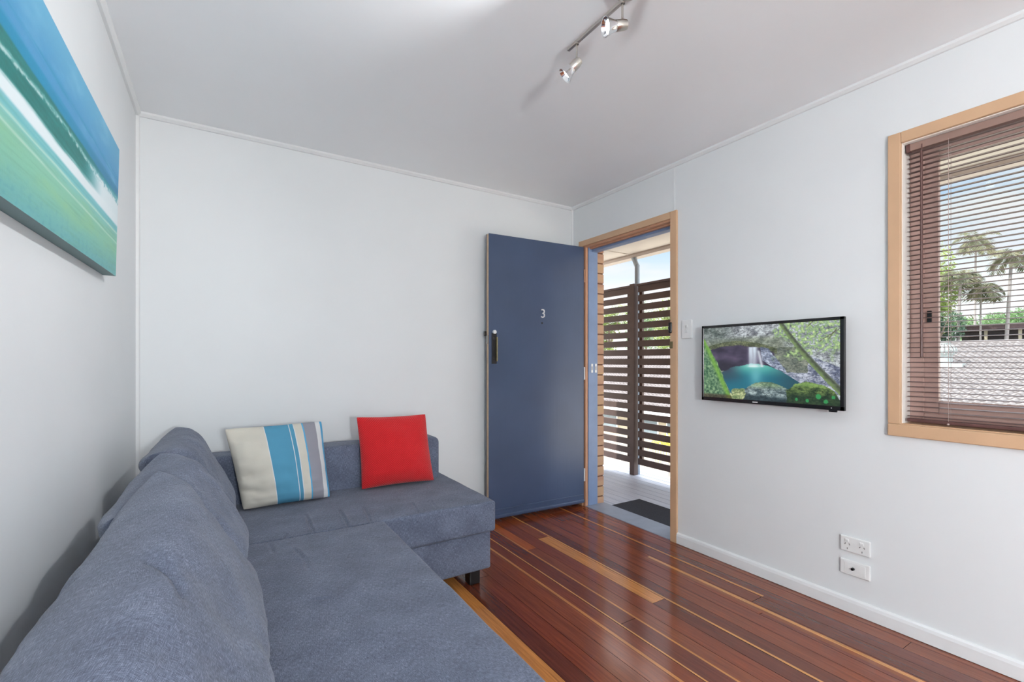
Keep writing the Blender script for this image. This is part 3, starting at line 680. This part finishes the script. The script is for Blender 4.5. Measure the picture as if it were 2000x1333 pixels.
def tv_colour(x, y):
    w = .012 * fbm((x, y, 2.2), 14, 3); X, Yy = x + w, y + w
    c = rock(x, y, (112, 116, 124), (214, 222, 226), 1)                        # pale rock face
    moss = sstep(.16, .03, abs(y - (.18 + .30 * abs(x - .34)))) ; c = blend(c, rock(x, y, (74, 88, 62), (140, 150, 116), 6), .55 * sstep(.12, .2, y) * sstep(.75, .6, x))
    if x < .33: c = blend(c, rock(x, y, (52, 66, 60), (150, 162, 156), 3), sstep(.33, .12, x) * sstep(.30, .1, y) * .8)
    if inside([(.60, .30), (.80, .40), (1, .55), (1, .86), (.74, .80), (.62, .66), (.54, .55), (.52, .40)], X, Yy): c = rock(x, y, (88, 96, 122), (206, 212, 226), 12)
    if inside([(.55, .30), (.72, .30), (.82, .48), (.80, .62), (.66, .62), (.58, .44)], X, Yy): c = blend(c, rock(x, y, (70, 82, 66), (140, 146, 120), 13), .75)
    # cave mouth under the arch
    arch = .255 + 1.15 * (x - .28) ** 2
    if .03 < x < .58 and y > arch + .5 * w and y < .62: c = lerp((50, 44, 66), (82, 72, 98), .5 + fbm((x, y, 8), 8, 3)); c = blend(c, (30, 30, 44), .6 * sstep(.42, .58, y) * sstep(.4, .2, x))
    if arch - .05 < y < arch + .012 + w and .03 < x < .6: c = blend(c, rock(x, y, (56, 66, 44), (128, 134, 96), 21), .85)
    if inside([(.47, .29), (.53, .31), (.64, .55), (.66, .62), (.56, .55), (.49, .47)], X, Yy): c = rock(x, y, (90, 100, 126), (196, 206, 226), 31)
    # pool
    if inside([(.16, .64), (.28, .55), (.40, .51), (.52, .53), (.62, .60), (.75, .74), (.72, .84), (.60, .88), (.40, .88), (.24, .92), (.20, .80)], X, Yy):
        c = lerp((92, 184, 172), (28, 112, 134), sstep(.53, .72, y)); c = blend(c, (52, 62, 84), .9 * sstep(.38, .20, x) * sstep(.86, .6, y)); c = blend(c, (40, 74, 88), .75 * sstep(.5, .72, x)); c = blend(c, (40, 84, 96), .6 * math.exp(-((y - .68) / .05) ** 2) * sstep(.4, .2, x)); c = blend(c, (130, 206, 212), .6 * math.exp(-((x - .44) / .05) ** 2 - ((y - .68) / .14) ** 2))
    # fall
    if .285 < y < .56:
        f = 1.25 * math.exp(-((x - .425) / .03) ** 2) + .7 * math.exp(-((x - .395) / .012) ** 2); f *= sstep(.285, .3, y); c = blend(c, (226, 240, 252), min(1, f * (1 - .35 * sstep(.33, .5, y)) * (.8 + .2 * fbm((x * 40, y * 2, 1), 2, 2))))
        xs = .455 + .11 * (y - .30); c = blend(c, (214, 222, 232), .9 * math.exp(-((x - xs - .02 * (y - .3)) / .012) ** 2) * sstep(.32, .36, y))
    c = blend(c, (224, 246, 246), .95 * math.exp(-((x - .425) / .05) ** 2 - ((y - .545) / .022) ** 2))
    # boulders at the bottom
    if inside([(.32, 1.01), (.34, .88), (.40, .79), (.48, .75), (.56, .755), (.64, .80), (.70, .86), (.68, .93), (.66, 1.01)], X, Yy):
        c = rock(x, y, (72, 90, 96), (186, 204, 204), 41); c = blend(c, rock(x, y, (64, 100, 60), (150, 184, 120), 42), .6 * sstep(.86, .78, y)); c = blend(c, (18, 36, 44), .75 * sstep(.90, .97, y + .4 * w))
    if inside([(.22, 1.01), (.23, .93), (.28, .86), (.35, .85), (.36, .92), (.34, 1.01)], X, Yy): c = rock(x, y, (104, 128, 84), (206, 214, 160), 44)
    if inside([(.66, 1.01), (.66, .86), (.72, .76), (.80, .73), (.90, .76), (.96, .82), (1.01, .96), (1.01, 1.01)], X, Yy):
        c = rock(x, y, (34, 56, 34), (126, 150, 84), 51); c = blend(c, (22, 46, 32), .7 * sstep(.84, .92, y)); c = blend(c, (150, 190, 104), .7 * math.exp(-((y - .76 - .3 * (x - .8) ** 2) / .03) ** 2))
        for bx, by, br in ((.87, .90, .030), (.915, .955, .024), (.80, .955, .02), (.96, .90, .02), (.73, .95, .018)):
            if math.hypot((x - bx) * 1.77, y - by) < br: c = (54, 150, 84)
    # foliage, top right
    fol = sstep(.62, .72, x + .25 * fbm((x, y, 5), 5, 3)) * sstep(.42, .30, y + .25 * fbm((x, y, 15), 6, 3)); n = fbm((x * 1.8, y, 77), 30, 3)
    c = blend(c, lerp((74, 122, 74), (190, 216, 150), .5 + n * 1.1), fol * sstep(-.18, .06, n + .02) * .92)
    # mossy slope on the left
    if inside([(-.01, .12), (.03, .24), (.09, .40), (.15, .60), (.19, .76), (.235, .95), (.25, 1.01), (-.01, 1.01)], X, Yy):
        n = fbm((x * 1.8, y, 91), 28, 4); c = lerp((42, 84, 62), (146, 178, 136), .5 + .8 * n); e = x - .235 * (y - .12) / .85; c = blend(c, (122, 176, 66), .85 * math.exp(-((e + .012) / .022) ** 2)); c = blend(c, (60, 20, 20), .5 * sstep(.93, .97, y))
    # trunk
    xt = .625 + .36 * y + .12 * y * y; wd = .018 + .016 * y; d = (x - xt) / wd
    if -1 < d < 1 and y < .99: c = lerp((122, 146, 92), (70, 78, 66), sstep(-.9, .7, d + .5 * fbm((x, y, 61), 30, 3))); c = blend(c, (206, 220, 206), .3 * sstep(.45, .9, d))
    for (x0, y0, x1, y1) in ((.88, .24, 1.0, .10), (.93, .22, .98, .10), (.80, .06, .84, .0)):
        q = max(0, min(1, ((x - x0) * (x1 - x0) + (y - y0) * (y1 - y0)) / ((x1 - x0) ** 2 + (y1 - y0) ** 2)))
        if math.hypot((x - x0 - q * (x1 - x0)) * 1.7, y - y0 - q * (y1 - y0)) < .005: c = (90, 80, 66)
    return c
bm = bmesh.new(); LY = bm.loops.layers.float_color.new('picture'); ys0, ys1, zs0, zs1 = Y0 + bz + .003, Y1 - bz + .001, Z0 + .019, Z1 - bz + .001
colour_grid(bm, LY, lambda u, v: Vector((TX + .003, ys1 + (ys0 - ys1) * u, zs1 + (zs0 - zs1) * v)), 250, 150, tv_colour)
mm = MB(); mm.bm.free(); mm.bm = bm
M = Mat('lit_screen', (.01, .01, .01, 1), .25); M.l.new(M.attr('picture'), M.b.inputs['Emission Color']); M.b.inputs['Emission Strength'].default_value = .92
mm.build('screen', M.m, tv, recalc=False)

# ------------------------------------------------------------------ switch and outlets on the right wall
sw = thing('light_switch', 'white two-gang light switch plate between doorway and television', 'light switch', (RW, 1.869, 1.345))
m = MB(); m.box(RW - .009, RW, 1.833, 1.907, 1.287, 1.402, .003); m.build('plate', m_white, sw)
for zz in (1.332, 1.362):
    m = MB(); m.box(RW - .013, RW - .008, 1.861, 1.877, zz - .009, zz + .009, .002); m.build('rocker', m_white, sw)
po = thing('power_outlet', 'white double power outlet low on the wall, above the aerial plate', 'power outlet', (RW, .969, .31))
m = MB(); m.box(RW - .012, RW, .911, 1.028, .277, .346, .004); m.build('plate', m_white, po)
for yc in (.999, .941):
    m = MB(); m.box(RW - .017, RW - .010, yc - .007, yc + .009, .322, .335, .003); m.build('rocker', m_white, po)
    m = MB()
    for dy, dz, rt in ((.0085, .008, .5), (-.0085, .008, -.5), (0, -.012, 0)):
        t = bmesh.new(); bmesh.ops.create_cube(t, size=1); bmesh.ops.scale(t, vec=(.001, .0022, .008), verts=t.verts[:]); m.merge(t, Matrix.Translation((RW - .0122, yc + dy, .304 + dz)) @ Matrix.Rotation(rt, 4, 'X'))
    m.build('socket_slots', m_dark, po)
ap = thing('aerial_plate', 'white aerial socket plate with one black centre jack below the power outlet', 'socket plate', (RW, .969, .205))
m = MB(); m.box(RW - .012, RW, .911, 1.029, .172, .239, .004); m.build('plate', m_white, ap)
m = MB(); m.box(RW - .0135, RW - .011, .928, 1.012, .180, .231, .001, 1); m.build('cover', m_white, ap)
m = MB(); m.lathe([(0, .004), (.003, .004), (.003, .012), (.0055, .012), (.0065, .0)], (RW - .013, .975, .206), (-1, 0, 0), 14); m.build('jack', m_blackfoot, ap, 'angle')

# ------------------------------------------------------------------ ceiling spot bar
sb = thing('spotlight_bar', 'brushed nickel ceiling spotlight bar with three swivel heads', 'ceiling light', (1.12, 1.10, CZ))
BX, BZ = 1.122, 2.335
m = MB(); m.lathe([(0, 0.0), (.048, 0), (.05, -.006), (.05, -.030), (.046, -.034), (0, -.034)][::-1], (BX + .012, 1.10, CZ), (0, 0, 1), 36); m.build('canopy', m_nickel, sb, 'angle')
m = MB(); m.box(BX - .006, BX + .006, .80, 1.395, BZ - .006, BZ + .006, .002); m.cyl((BX, 1.10, BZ), (BX, 1.10, CZ - .03), .006, n=12); m.build('bar', m_nickel, sb)
lampspots = []
def head(y, d, lit):
    d = Vector(d).normalized(); q = Vector((BX, y, BZ - .062)); K = .84
    m = MB(); m.cyl((BX, y, BZ), (BX, y, BZ - .056), .0035, n=10); m.lathe([(.008, 0), (.008, .012), (0, .012)], (BX, y, BZ - .008), (0, 0, 1), 14); hd = m.build('stem', m_nickel, sb, 'angle')
    back = q + Vector((0, 0, -.016)) - d * .018
    m = MB(); m.lathe([(r * K, h * K) for r, h in ((0, 0), (.012, .001), (.018, .005), (.0205, .02), (.021, .052), (.0195, .054))], back, d, 28); hb = m.build('lamp_head', m_nickel, sb, 'angle')
    m = MB(); m.lathe([(r * K * 1.06, h * K) for r, h in ((.0195, .050), (.020, .056), (.025, .072), (.033, .094), (.0345, .096), (.032, .095), (.023, .072), (.018, .056), (0, .056))], back, d, 32); m.build('lamp_shade', m_chrome if lit < 2 else m_nickel, sb, 'angle')
    m = MB(); m.lathe([(r * K, h * K) for r, h in ((0, .086), (.012, .085), (.021, .080), (.024, .074), (.021, .068))], back, d, 20); m.build('bulb', m_bulb, hb, 'angle')
    lampspots.append((back + d * .09, d))
head(1.345, (-.52, .45, -.66), 1)
head(1.112, (-.93, .34, -.26), 0)
head(.845, (.55, .25, -.75), 1)

# ------------------------------------------------------------------ outside: walkway
EXT = RW + .185
m = MB(); rnd = random.Random(3)
bx0, bx1 = RW + .114, EXT; CO = .0815
def bricks(y0, y1, z0, z1):
    z = z0; k = 0
    while z < z1 - .02:
        zt = min(z + CO - .010, z1); y = y0 - (.06 if k % 2 else 0)
        while y < y1:
            ya, yb = max(y, y0), min(y + .225, y1)
            if yb - ya > .015: m.box(bx0, bx1 + rnd.uniform(-.0015, .0015), ya + rnd.uniform(0, .002), yb, z, zt, .002, 1)
            y += .235
        z += CO; k += 1
bricks(DO1 - .004, 4.6, -.1, 2.29); bricks(WO1, DO0 - .002, -.1, 2.29); bricks(DO0, DO1, DOH + .0, 2.29); bricks(-1.2, WO1, -.1, WOB - .03); bricks(-1.2, WO1, WOT + .0, 2.29)
bw = thing('brick_wall', 'tan brick outer wall seen at the edge of the doorway', 'brick wall', (EXT, 3, 0), kind='structure')
m.build('bricks', m_brick, bw)
m = MB(); e = .007
for (y0, y1, z0, z1) in ((DO1 + .002, 4.6, -.1, 2.3), (WO1 + .002, DO0 - .006, -.1, 2.3), (DO0, DO1, DOH + .006, 2.3), (-1.2, WO1, -.1, WOB - .034), (-1.2, WO1, WOT + .006, 2.3)): m.box(bx0 - .01, bx1 - e, y0, y1, z0, z1)
m.build('mortar', m_mortar, bw)

m = MB(); x = EXT - .06; k = 0
while x < 3.80:
    m.box(x, x + .0885, -.2 if False else 1.2, 6.0, -.055, -.032, .003, 1); x += .0935
struct(m.build('deck', m_deck), 'grey weathered timber deck outside the doorway', 'deck')
m = MB(); m.box(EXT, 3.8, 1.2, 6.0, -.2, -.056)  # dark box added to hide the bright ground under the board gaps
struct(m.build('deck_gap_backing', m_dark), 'added dark box that darkens the gaps between the deck boards', 'deck backing')
m = MB(); m.box(2.672, 3.005, 1.95, 2.782, -.032, -.020, .004); m.build('doormat_tmp', m_mat).name = 'doormat'
tag(D.objects['doormat'], 'black ribbed doormat on the deck outside the doorway', 'doormat')

m = MB(); m.box(RW + .1, 3.75, -3.0, 7.0, 2.30, 2.36); m.box(RW + .1, 3.76, -3.0, 7.0, 2.36, 2.72)
for yy in (-1.2, 1.2, 3.6): m.box(RW + .19, 3.74, yy, yy + .03, 2.293, 2.301)
struct(m.build('eaves', m_soffit), 'cream lined eaves above the walkway', 'eaves')
m = MB(); m.prism([(3.75, 2.42), (3.75, 2.285), (3.765, 2.262), (3.87, 2.262), (3.885, 2.275), (3.885, 2.40), (3.87, 2.41), (3.872, 2.28), (3.77, 2.28), (3.765, 2.42)], 1, -3.0, 7.0)
struct(m.build('gutter', m_gutter), 'beige gutter along the edge of the eaves', 'gutter')
dp = thing('downpipe', 'grey downpipe bending from the gutter to the top of the brown post', 'downpipe', (3.70, 3.44, 1.9))
m = MB(); m.cyl((3.80, 3.60, 2.27), (3.78, 3.565, 2.235), .028, n=14); m.cyl((3.78, 3.57, 2.24), (3.69, 3.445, 2.135), .026, n=14); m.cyl((3.69, 3.445, 2.15), (3.69, 3.44, -.03), .026, n=14); m.build('pipe', m_greymetal, dp, 'angle')

def screen(y0, y1, lab, px_post):
    s = thing('slatted_screen', lab, 'privacy screen', (3.63, (y0 + y1) / 2, -.03), 'brown slatted privacy screens on the walkway')
    m = MB(); z = .085; P = (1.915 - .085 - .064) / 19
    for k in range(20): m.box(3.625, 3.643, y0, y1, z, z + .064, .002, 1); z += P
    m.build('slats', m_slat, s)
    m = MB(); m.box(3.61, 3.66, y0 - .005, y1 + .005, 1.916, 1.936, .002, 1); m.build('top_rail', m_slat, s)
    for yy, zb in px_post:
        m = MB(); m.box(3.643, 3.672, yy - .02, yy + .02, zb, 1.916, .002, 1); m.build('upright', m_slat, s)
screen(3.475, 4.75, 'left-hand brown slatted screen, behind the brick edge', ((3.52, .085), (4.7, -.03)))
screen(1.9, 3.375, 'right-hand brown slatted screen, beside the door frame', ((3.355, .085), (1.95, -.03)))
m = MB(); m.box(3.60, 3.66, 3.405, 3.468, -.032, 1.945, .003, 1); tag(m.build('screen_post', m_slat), 'brown square post between the two slatted screens', 'post')

# ------------------------------------------------------------------ outside: neighbours
m = MB(); m.box(-40, 120, -60, 120, -3.3, -3.1); struct(m.build('ground', m_ground), 'ground beyond the building', 'ground')
nh = thing('house', 'neighbouring cream house with a pale tiled roof below window level', 'house', (16, 15, -3.1))
EX, EZ, RX, RZ = 16.0, -1.12, 27.0, 1.86; ya, yb = -3.0, 34.0; sl = (RZ - EZ) / (RX - EX)
bm = bmesh.new(); tw = .25; npts = int((yb - ya) / tw) * 8; ncs = 33
prof = [0, .018, .032, .036, .03, .014, .004, .0]
cur = []
for cidx in range(ncs):
    xa = EX + (RX - EX) * cidx / ncs; xb = EX + (RX - EX) * (cidx + 1) / ncs + .02; off = (cidx % 2) * tw * .0
    ra, rb = [], []
    for i in range(npts + 1):
        y = ya + i * tw / 8; h = prof[i % 8] * 1.9
        ra.append(bm.verts.new((xa, y + off, EZ + (xa - EX) * sl + .055 + h))); rb.append(bm.verts.new((xb, y + off, EZ + (xb - EX) * sl + .012 + h)))
    rc = [bm.verts.new((v.co.x, v.co.y, v.co.z - .055)) for v in ra]
    for i in range(npts):
        bm.faces.new((ra[i], rb[i], rb[i + 1], ra[i + 1])); bm.faces.new((rc[i], ra[i], ra[i + 1], rc[i + 1]))
mm = MB(); mm.bm.free(); mm.bm = bm
mm.bm.verts.ensure_lookup_table()
t = MB(); t.bm.free(); t.bm = mm.bm; t.quad((EX, ya, EZ - .05), (EX, yb, EZ - .05), (RX, yb, RZ - .05), (RX, ya, RZ - .05)); t.quad((RX, ya, RZ), (RX, yb, RZ), (RX + 4, yb, RZ - 1.1), (RX + 4, ya, RZ - 1.1))
t.build('roof', m_tile, nh, recalc=False)
m = MB(); m.cyl((RX, ya, RZ + .02), (RX, yb, RZ + .02), .13, n=10); m.build('ridge_cap', m_tile, nh, 'angle')
m = MB(); m.box(EX - .1, EX, ya, yb, EZ - .12, EZ + .04); m.build('gutter', m_white, nh)
m = MB(); m.box(EX + .5, EX + 14.4, ya + .5, yb - .5, -3.1, EZ - .05); m.build('wall', m_cream, nh)
def on_x(px, X): p = on(px, 705, 0, X); return p.y
for pa, pb, za, zb in ((1160, 1207, -2.05, -1.25), (1253, 1287, -2.05, -1.3), (1303, 1330, -2.0, -1.3)):
    m = MB(); m.box(EX + .44, EX + .52, on_x(pb, EX + .5), on_x(pa, EX + .5), za - .15, zb + .05); f = m.build('window', m_white, nh)
    m = MB(); m.box(EX + .43, EX + .445, on_x(pb, EX + .5) + .06, on_x(pa, EX + .5) - .06, za - .08, zb); m.build('pane', m_winglass, f)
# roof ventilator
q = on(1844, 704, 0, 23.6); vz = EZ + (23.6 - EX) * sl
wv = thing('roof_ventilator', 'white spinning roof ventilator on the tiled roof', 'roof ventilator', (23.6, q.y, vz))
m = MB(); m.box(23.2, 24.0, q.y - .62, q.y + .45, vz - .10, vz + .11); m.build('flashing', m_ventw, wv)
m = MB(); m.cyl((23.6, q.y, vz), (23.6, q.y, vz + .42), .24, n=20); m.build('throat', m_ventw, wv, 'angle')
m = MB()
for k in range(18):
    a = 2 * math.pi * k / 18; pr = [(.24, .40), (.36, .5), (.38, .62), (.34, .74), (.2, .84), (.05, .88)]
    for (r0, h0), (r1, h1) in zip(pr, pr[1:]):
        m.quad(*[(23.6 + r * math.cos(a + s), q.y + r * math.sin(a + s), vz + h) for r, h, s in ((r0, h0, 0), (r0, h0, .22), (r1, h1, .22), (r1, h1, 0))])
m.cyl((23.6, q.y, vz + .86), (23.6, q.y, vz + .9), .2, n=20); m.build('vanes', m_ventw, wv)

# paling fence below the walkway
fx = 12.0; fz1 = -1.66
fn = thing('paling_fence', 'white paling fence below the slatted screens', 'fence', (fx, 10, -3.1))
m = MB(); y = 6.0
while y < 20: m.box(fx, fx + .02, y, y + .082, -3.1, fz1 - .02, .004, 1); y += .108
m.build('palings', m_paling, fn)
m = MB(); m.box(fx + .02, fx + .06, 6, 20, -2.0, -1.92); m.box(fx + .02, fx + .06, 6, 20, -2.9, -2.82); m.build('rails', m_paling, fn)

# dark house behind the roof
dh = thing('house', 'dark verandah house beyond the tiled roof', 'house', (34, 8, -3.1))
X0 = 34.5; y0_, y1_ = on_x(2080, X0), on_x(1864, X0); dpp = X0 / 1.36
ztop = EYE + (705 - 637) * X0 / 1.37 / FPX; zlow = EYE + 20 * X0 / 1.37 / FPX
m = MB(); m.box(X0 + 1.2, X0 + 4, y0_, y1_, -3.1, ztop - .05); m.build('wall', m_darkwall, dh)
m = MB(); m.prism([(X0 - .2, ztop - .22), (X0 - .2, ztop), (X0 + 2.5, ztop + .2), (X0 + 5, ztop), (X0 + 5, ztop - .22)], 1, y0_ - .3, y1_ + .3); m.build('roof', m_darkroof, dh)
m = MB(); m.box(X0, X0 + 1.2, y0_, y1_, zlow - 3, zlow - .1); m.box(X0, X0 + .06, y0_, y1_, zlow + .18, zlow + .26); m.build('railing', m_darkroof, dh)
for px in (1925, 1992):
    yy = on_x(px, X0); m = MB(); m.box(X0, X0 + .12, yy - .055, yy + .055, zlow - .2, ztop - .2); m.build('verandah_post', m_cream, dh)

# trees and palms
def foliage(cx, cy, cz, rx, ry, rz, n, ls, rnd, m, clumps=14):
    cs = []
    for _ in range(clumps):
        v = Vector((rnd.gauss(0, 1), rnd.gauss(0, 1), rnd.gauss(0, 1))).normalized() * rnd.uniform(.35, .85); cs.append((v, rnd.uniform(.3, .5)))
    for _ in range(n):
        c, r = rnd.choice(cs); d = Vector((rnd.gauss(0, 1), rnd.gauss(0, 1), rnd.gauss(0, 1))).normalized() * r * rnd.uniform(.6, 1.05); p = c + d
        P = Vector((cx + p.x * rx, cy + p.y * ry, cz + p.z * rz)); a = Vector((rnd.gauss(0, 1), rnd.gauss(0, 1), rnd.gauss(0, 1))).normalized(); b = a.orthogonal().normalized(); w = ls * rnd.uniform(.6, 1.3)
        m.quad(P - a * w, P + b * w * .45, P + a * w, P - b * w * .45)
def tree(base, h, rx, rz, mat, lab, name='tree', n=2600, ls=.22, seed=0, group='trees beyond the neighbouring roof', ry=None):
    rnd = random.Random(seed); t = thing(name, lab, 'tree', base, group); b = Vector(base)
    m = MB(); m.cyl(b, b + Vector((0, 0, h - rz * .6)), .16, .09, 10)
    for k in range(4): a = k * 1.6 + seed; m.cyl(b + Vector((0, 0, h - rz * 1.3)), b + Vector((math.cos(a) * rx * .5, math.sin(a) * rx * .5, h - rz * .4)), .07, .03, 6)
    m.build('trunk', m_bark, t)
    m = MB(); foliage(b.x, b.y, b.z + h - rz, rx, ry or rx, rz, n, ls, rnd, m); m.build('foliage', mat, t, recalc=False)
def tr(px, ptop, depth, rx, rz, mat, lab, **kw):
    p = at(px, ptop, depth); tree((p.x, p.y, -3.1), p.z + 3.1, rx, rz, mat, lab, **kw)
# through the doorway
tr(1190, 594, 50, 3.0, 3.6, m_leafy, 'bushy green tree behind the left-hand slatted screen', seed=11, n=9000, ls=.13)
tr(1262, 588, 68, 4.2, 5.0, m_leafg, 'bushy green tree behind the post of the slatted screens', seed=12, n=9000, ls=.13)
tr(1322, 572, 54, 3.4, 4.0, m_leafy, 'bushy green tree behind the right-hand slatted screen', seed=13, n=9000, ls=.13)
# through the window
tr(1806, 490, 26, 1.9, 3.2, m_leafy, 'tall feathery tree at the left edge of the window', seed=21, n=8000, ls=.10)
tr(1822, 596, 24, 1.2, 1.9, m_leafd, 'dark bushy shrub tree low behind the roof ventilator', seed=22, n=7000, ls=.085)
tr(1925, 598, 44, 3.2, 2.0, m_leafg, 'rounded green tree top showing above the dark house', seed=23, n=7000, ls=.12)
tr(2004, 596, 38, 2.6, 1.8, m_leafg, 'green tree top at the right edge of the window view', seed=24, n=6000, ls=.12)
p = at(1308, 858, 17.0); rnd = random.Random(5)
yb_ = thing('yellow_shrub', 'bright yellow flowering shrub in front of the neighbouring house', 'shrub', (p.x, p.y, -3.1))
m = MB(); foliage(p.x, p.y, -2.15, .75, .75, .75, 2500, .05, rnd, m); m.build('foliage', m_leafo, yb_, recalc=False)
m = MB(); m.cyl((p.x, p.y, -3.1), (p.x, p.y, -2.2), .05, n=8); m.build('stem', m_bark, yb_)

def palm(px_b, px_t, pt, depth, lab, r=.16, nf=13, fl_=2.3, seed=0, mat=m_frond):
    rnd = random.Random(seed); top = at(px_t, pt, depth); bot = at(px_b, 705, depth); bot.z = -3.1
    t = thing('palm_tree', lab, 'palm tree', bot, 'tall palms beyond the neighbouring roof')
    m = MB(); N = 10; prev = None
    for i in range(N):
        a = bot.lerp(top, i / N); b = bot.lerp(top, (i + 1) / N); m.cyl(a, b, r * (1.15 - .45 * i / N), r * (1.12 - .45 * (i + 1) / N), 10)
    m.build('trunk', m_trunk, t, 'angle')
    m = MB(); up = Vector((0, 0, 1))
    for k in range(nf):
        a = 2 * math.pi * k / nf + rnd.uniform(-.2, .2); el = rnd.uniform(.1, 1.25); L = fl_ * rnd.uniform(.8, 1.1); d = Vector((math.cos(a) * math.cos(el), math.sin(a) * math.cos(el), math.sin(el))); pos = top.copy(); S = 16; st = L / S
        side = d.cross(up).normalized()
        for i in range(S):
            nd = (d + Vector((0, 0, -.11 - .02 * i * .3))).normalized(); nx = pos + nd * st; w = .012; m.quad(pos - side * w, pos + side * w, nx + side * w, nx - side * w)
            if i > 1:
                ll = .55 * math.sin(math.pi * (i + 1) / (S + 2)) + .1
                for sg in (-1, 1):
                    for q in (0, .5):
                        b0 = pos.lerp(nx, q); tip = b0 + (side * sg * .8 + nd * .55 + Vector((0, 0, -.35 + rnd.uniform(-.2, .2)))) * ll; mid = (b0 + tip) / 2; ww = nd * .028; m.quad(b0, mid + ww, tip, mid - ww)
            pos, d = nx, nd
    m.build('fronds', mat, t, recalc=False)
palm(1864, 1876, 540, 23.6, 'slim pale-trunked palm left of centre in the window', seed=1, r=.085, fl_=1.15)
palm(1902, 1906, 470, 30.5, 'tallest palm in the window, with a yellowish crown', seed=2, r=.075, fl_=1.4, nf=15)
palm(1953, 1976, 500, 23.7, 'leaning pale-trunked palm near the right edge of the window', seed=3, r=.09, fl_=1.2)
palm(1912, 1916, 562, 24.2, 'short palm with drooping fronds in the middle of the window', seed=4, r=.05, fl_=1.0)

# ------------------------------------------------------------------ lights
def light(name, kind, loc, power, col=(1, 1, 1), **kw):
    l = D.lights.new(name, kind); l.energy = power; l.color = col
    for k, v in kw.items(): setattr(l, k, v)
    o = D.objects.new(name, l); COL.objects.link(o); o.location = loc; return o
for (p, d), e, sz in zip(lampspots, (8, 40, 2), (100, 104, 100)):
    o = light('lamp_light', 'SPOT', p - d * .008, e, (.97, .99, 1), shadow_soft_size=.02, spot_size=math.radians(sz), spot_blend=1.0)
    o.rotation_euler = d.to_track_quat('-Z', 'Y').to_euler()
# added fill lamps, out of view behind the camera: a dome and a globe
cl = thing('fill_dome', 'added round white fill lamp on the ceiling behind the camera', 'ceiling light', (1.3, -1.7, CZ))
m = MB(); m.lathe([(.20, 0), (.205, -.012), (.20, -.022), (0, -.022)], (1.3, -1.7, CZ), (0, 0, 1), 36); m.build('base', m_white, cl, 'angle')
m = MB(); m.lathe([(.185, -.022), (.175, -.06), (.13, -.095), (.06, -.11), (0, -.113)], (1.3, -1.7, CZ), (0, 0, 1), 36); m.build('diffuser', emis('fill_diffuser', (1, .99, .98, 1), 3), cl, 'angle')
gl = thing('fill_globe_lamp', 'added fill lamp with a round white globe behind the camera', 'fill lamp', (.25, -1.3, 0))
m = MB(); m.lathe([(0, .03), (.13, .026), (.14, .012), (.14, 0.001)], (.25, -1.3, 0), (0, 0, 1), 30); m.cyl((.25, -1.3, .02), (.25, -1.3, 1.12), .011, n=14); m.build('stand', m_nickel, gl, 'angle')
m = MB(); m.lathe([(.11 * math.sin(math.pi * k / 16), -.11 * math.cos(math.pi * k / 16)) for k in range(17)], (.25, -1.3, 1.22), (0, 0, 1), 36); m.build('globe', emis('fill_globe', (.955, .985, 1, 1), 300), gl, True)
sun = light('sun', 'SUN', (0, 0, 20), 6.5, (1, .95, .88), angle=.01)
sun.rotation_euler = Vector((.50, -.46, -.73)).to_track_quat('-Z', 'Y').to_euler()

# ------------------------------------------------------------------ sky
w = D.worlds.new('sky'); SC.world = w; w.use_nodes = True; nt = w.node_tree; nt.nodes.clear()
o = nt.nodes.new('ShaderNodeOutputWorld'); bg = nt.nodes.new('ShaderNodeBackground'); tc = nt.nodes.new('ShaderNodeTexCoord'); sp = nt.nodes.new('ShaderNodeSeparateXYZ')
nt.links.new(tc.outputs['Generated'], sp.inputs[0])
rp = nt.nodes.new('ShaderNodeValToRGB'); cr = rp.color_ramp
for pos, c in ((0, (1.3, 1.3, 1.3, 1)), (.12, (1.25, 1.28, 1.3, 1)), (.17, (.86, .97, 1.06, 1)), (.235, (.56, .80, 1.0, 1)), (.295, (.27, .55, .98, 1)), (.40, (1.4, 1.6, 2.0, 1)), (.5, (4.5, 4.6, 4.8, 1)), (1, (5.5, 5.6, 5.8, 1))):
    e = cr.elements.new(pos) if pos not in (0, 1) else cr.elements[0 if pos == 0 else -1]; e.color = c
nt.links.new(sp.outputs['Z'], rp.inputs['Fac'])
mp = nt.nodes.new('ShaderNodeMapping'); mp.inputs['Scale'].default_value = (2.2, 2.2, 9); nt.links.new(tc.outputs['Generated'], mp.inputs['Vector'])
nz = nt.nodes.new('ShaderNodeTexNoise'); nz.inputs['Scale'].default_value = 1.6; nz.inputs['Detail'].default_value = 6; nt.links.new(mp.outputs[0], nz.inputs['Vector'])
r2 = nt.nodes.new('ShaderNodeValToRGB'); r2.color_ramp.elements[0].position = .44; r2.color_ramp.elements[1].position = .66; nt.links.new(nz.outputs['Fac'], r2.inputs['Fac'])
mx = nt.nodes.new('ShaderNodeMix'); mx.data_type = 'RGBA'; mx.inputs[7].default_value = (1, 1, 1, 1); mx.blend_type = 'LIGHTEN'
nt.links.new(r2.outputs['Color'], mx.inputs[0]); nt.links.new(rp.outputs['Color'], mx.inputs[6]); nt.links.new(mx.outputs[2], bg.inputs['Color']); bg.inputs['Strength'].default_value = 1.0
nt.links.new(bg.outputs[0], o.inputs[0])

# ------------------------------------------------------------------ camera
cam = D.cameras.new('camera'); co = D.objects.new('camera', cam); COL.objects.link(co); SC.camera = co
cam.sensor_width = 36; cam.lens = 36 * FPX / 2000; cam.shift_y = (CY - 666.5) / 2000; cam.clip_start = .02; cam.clip_end = 500
co.location = (0, 0, EYE); co.rotation_euler = (math.pi / 2, 0, -TH)

SC.view_settings.view_transform = 'Standard'; SC.view_settings.look = 'None'; SC.view_settings.gamma = 1; SC.view_settings.use_curve_mapping = False
SC.view_settings.exposure = 0.0
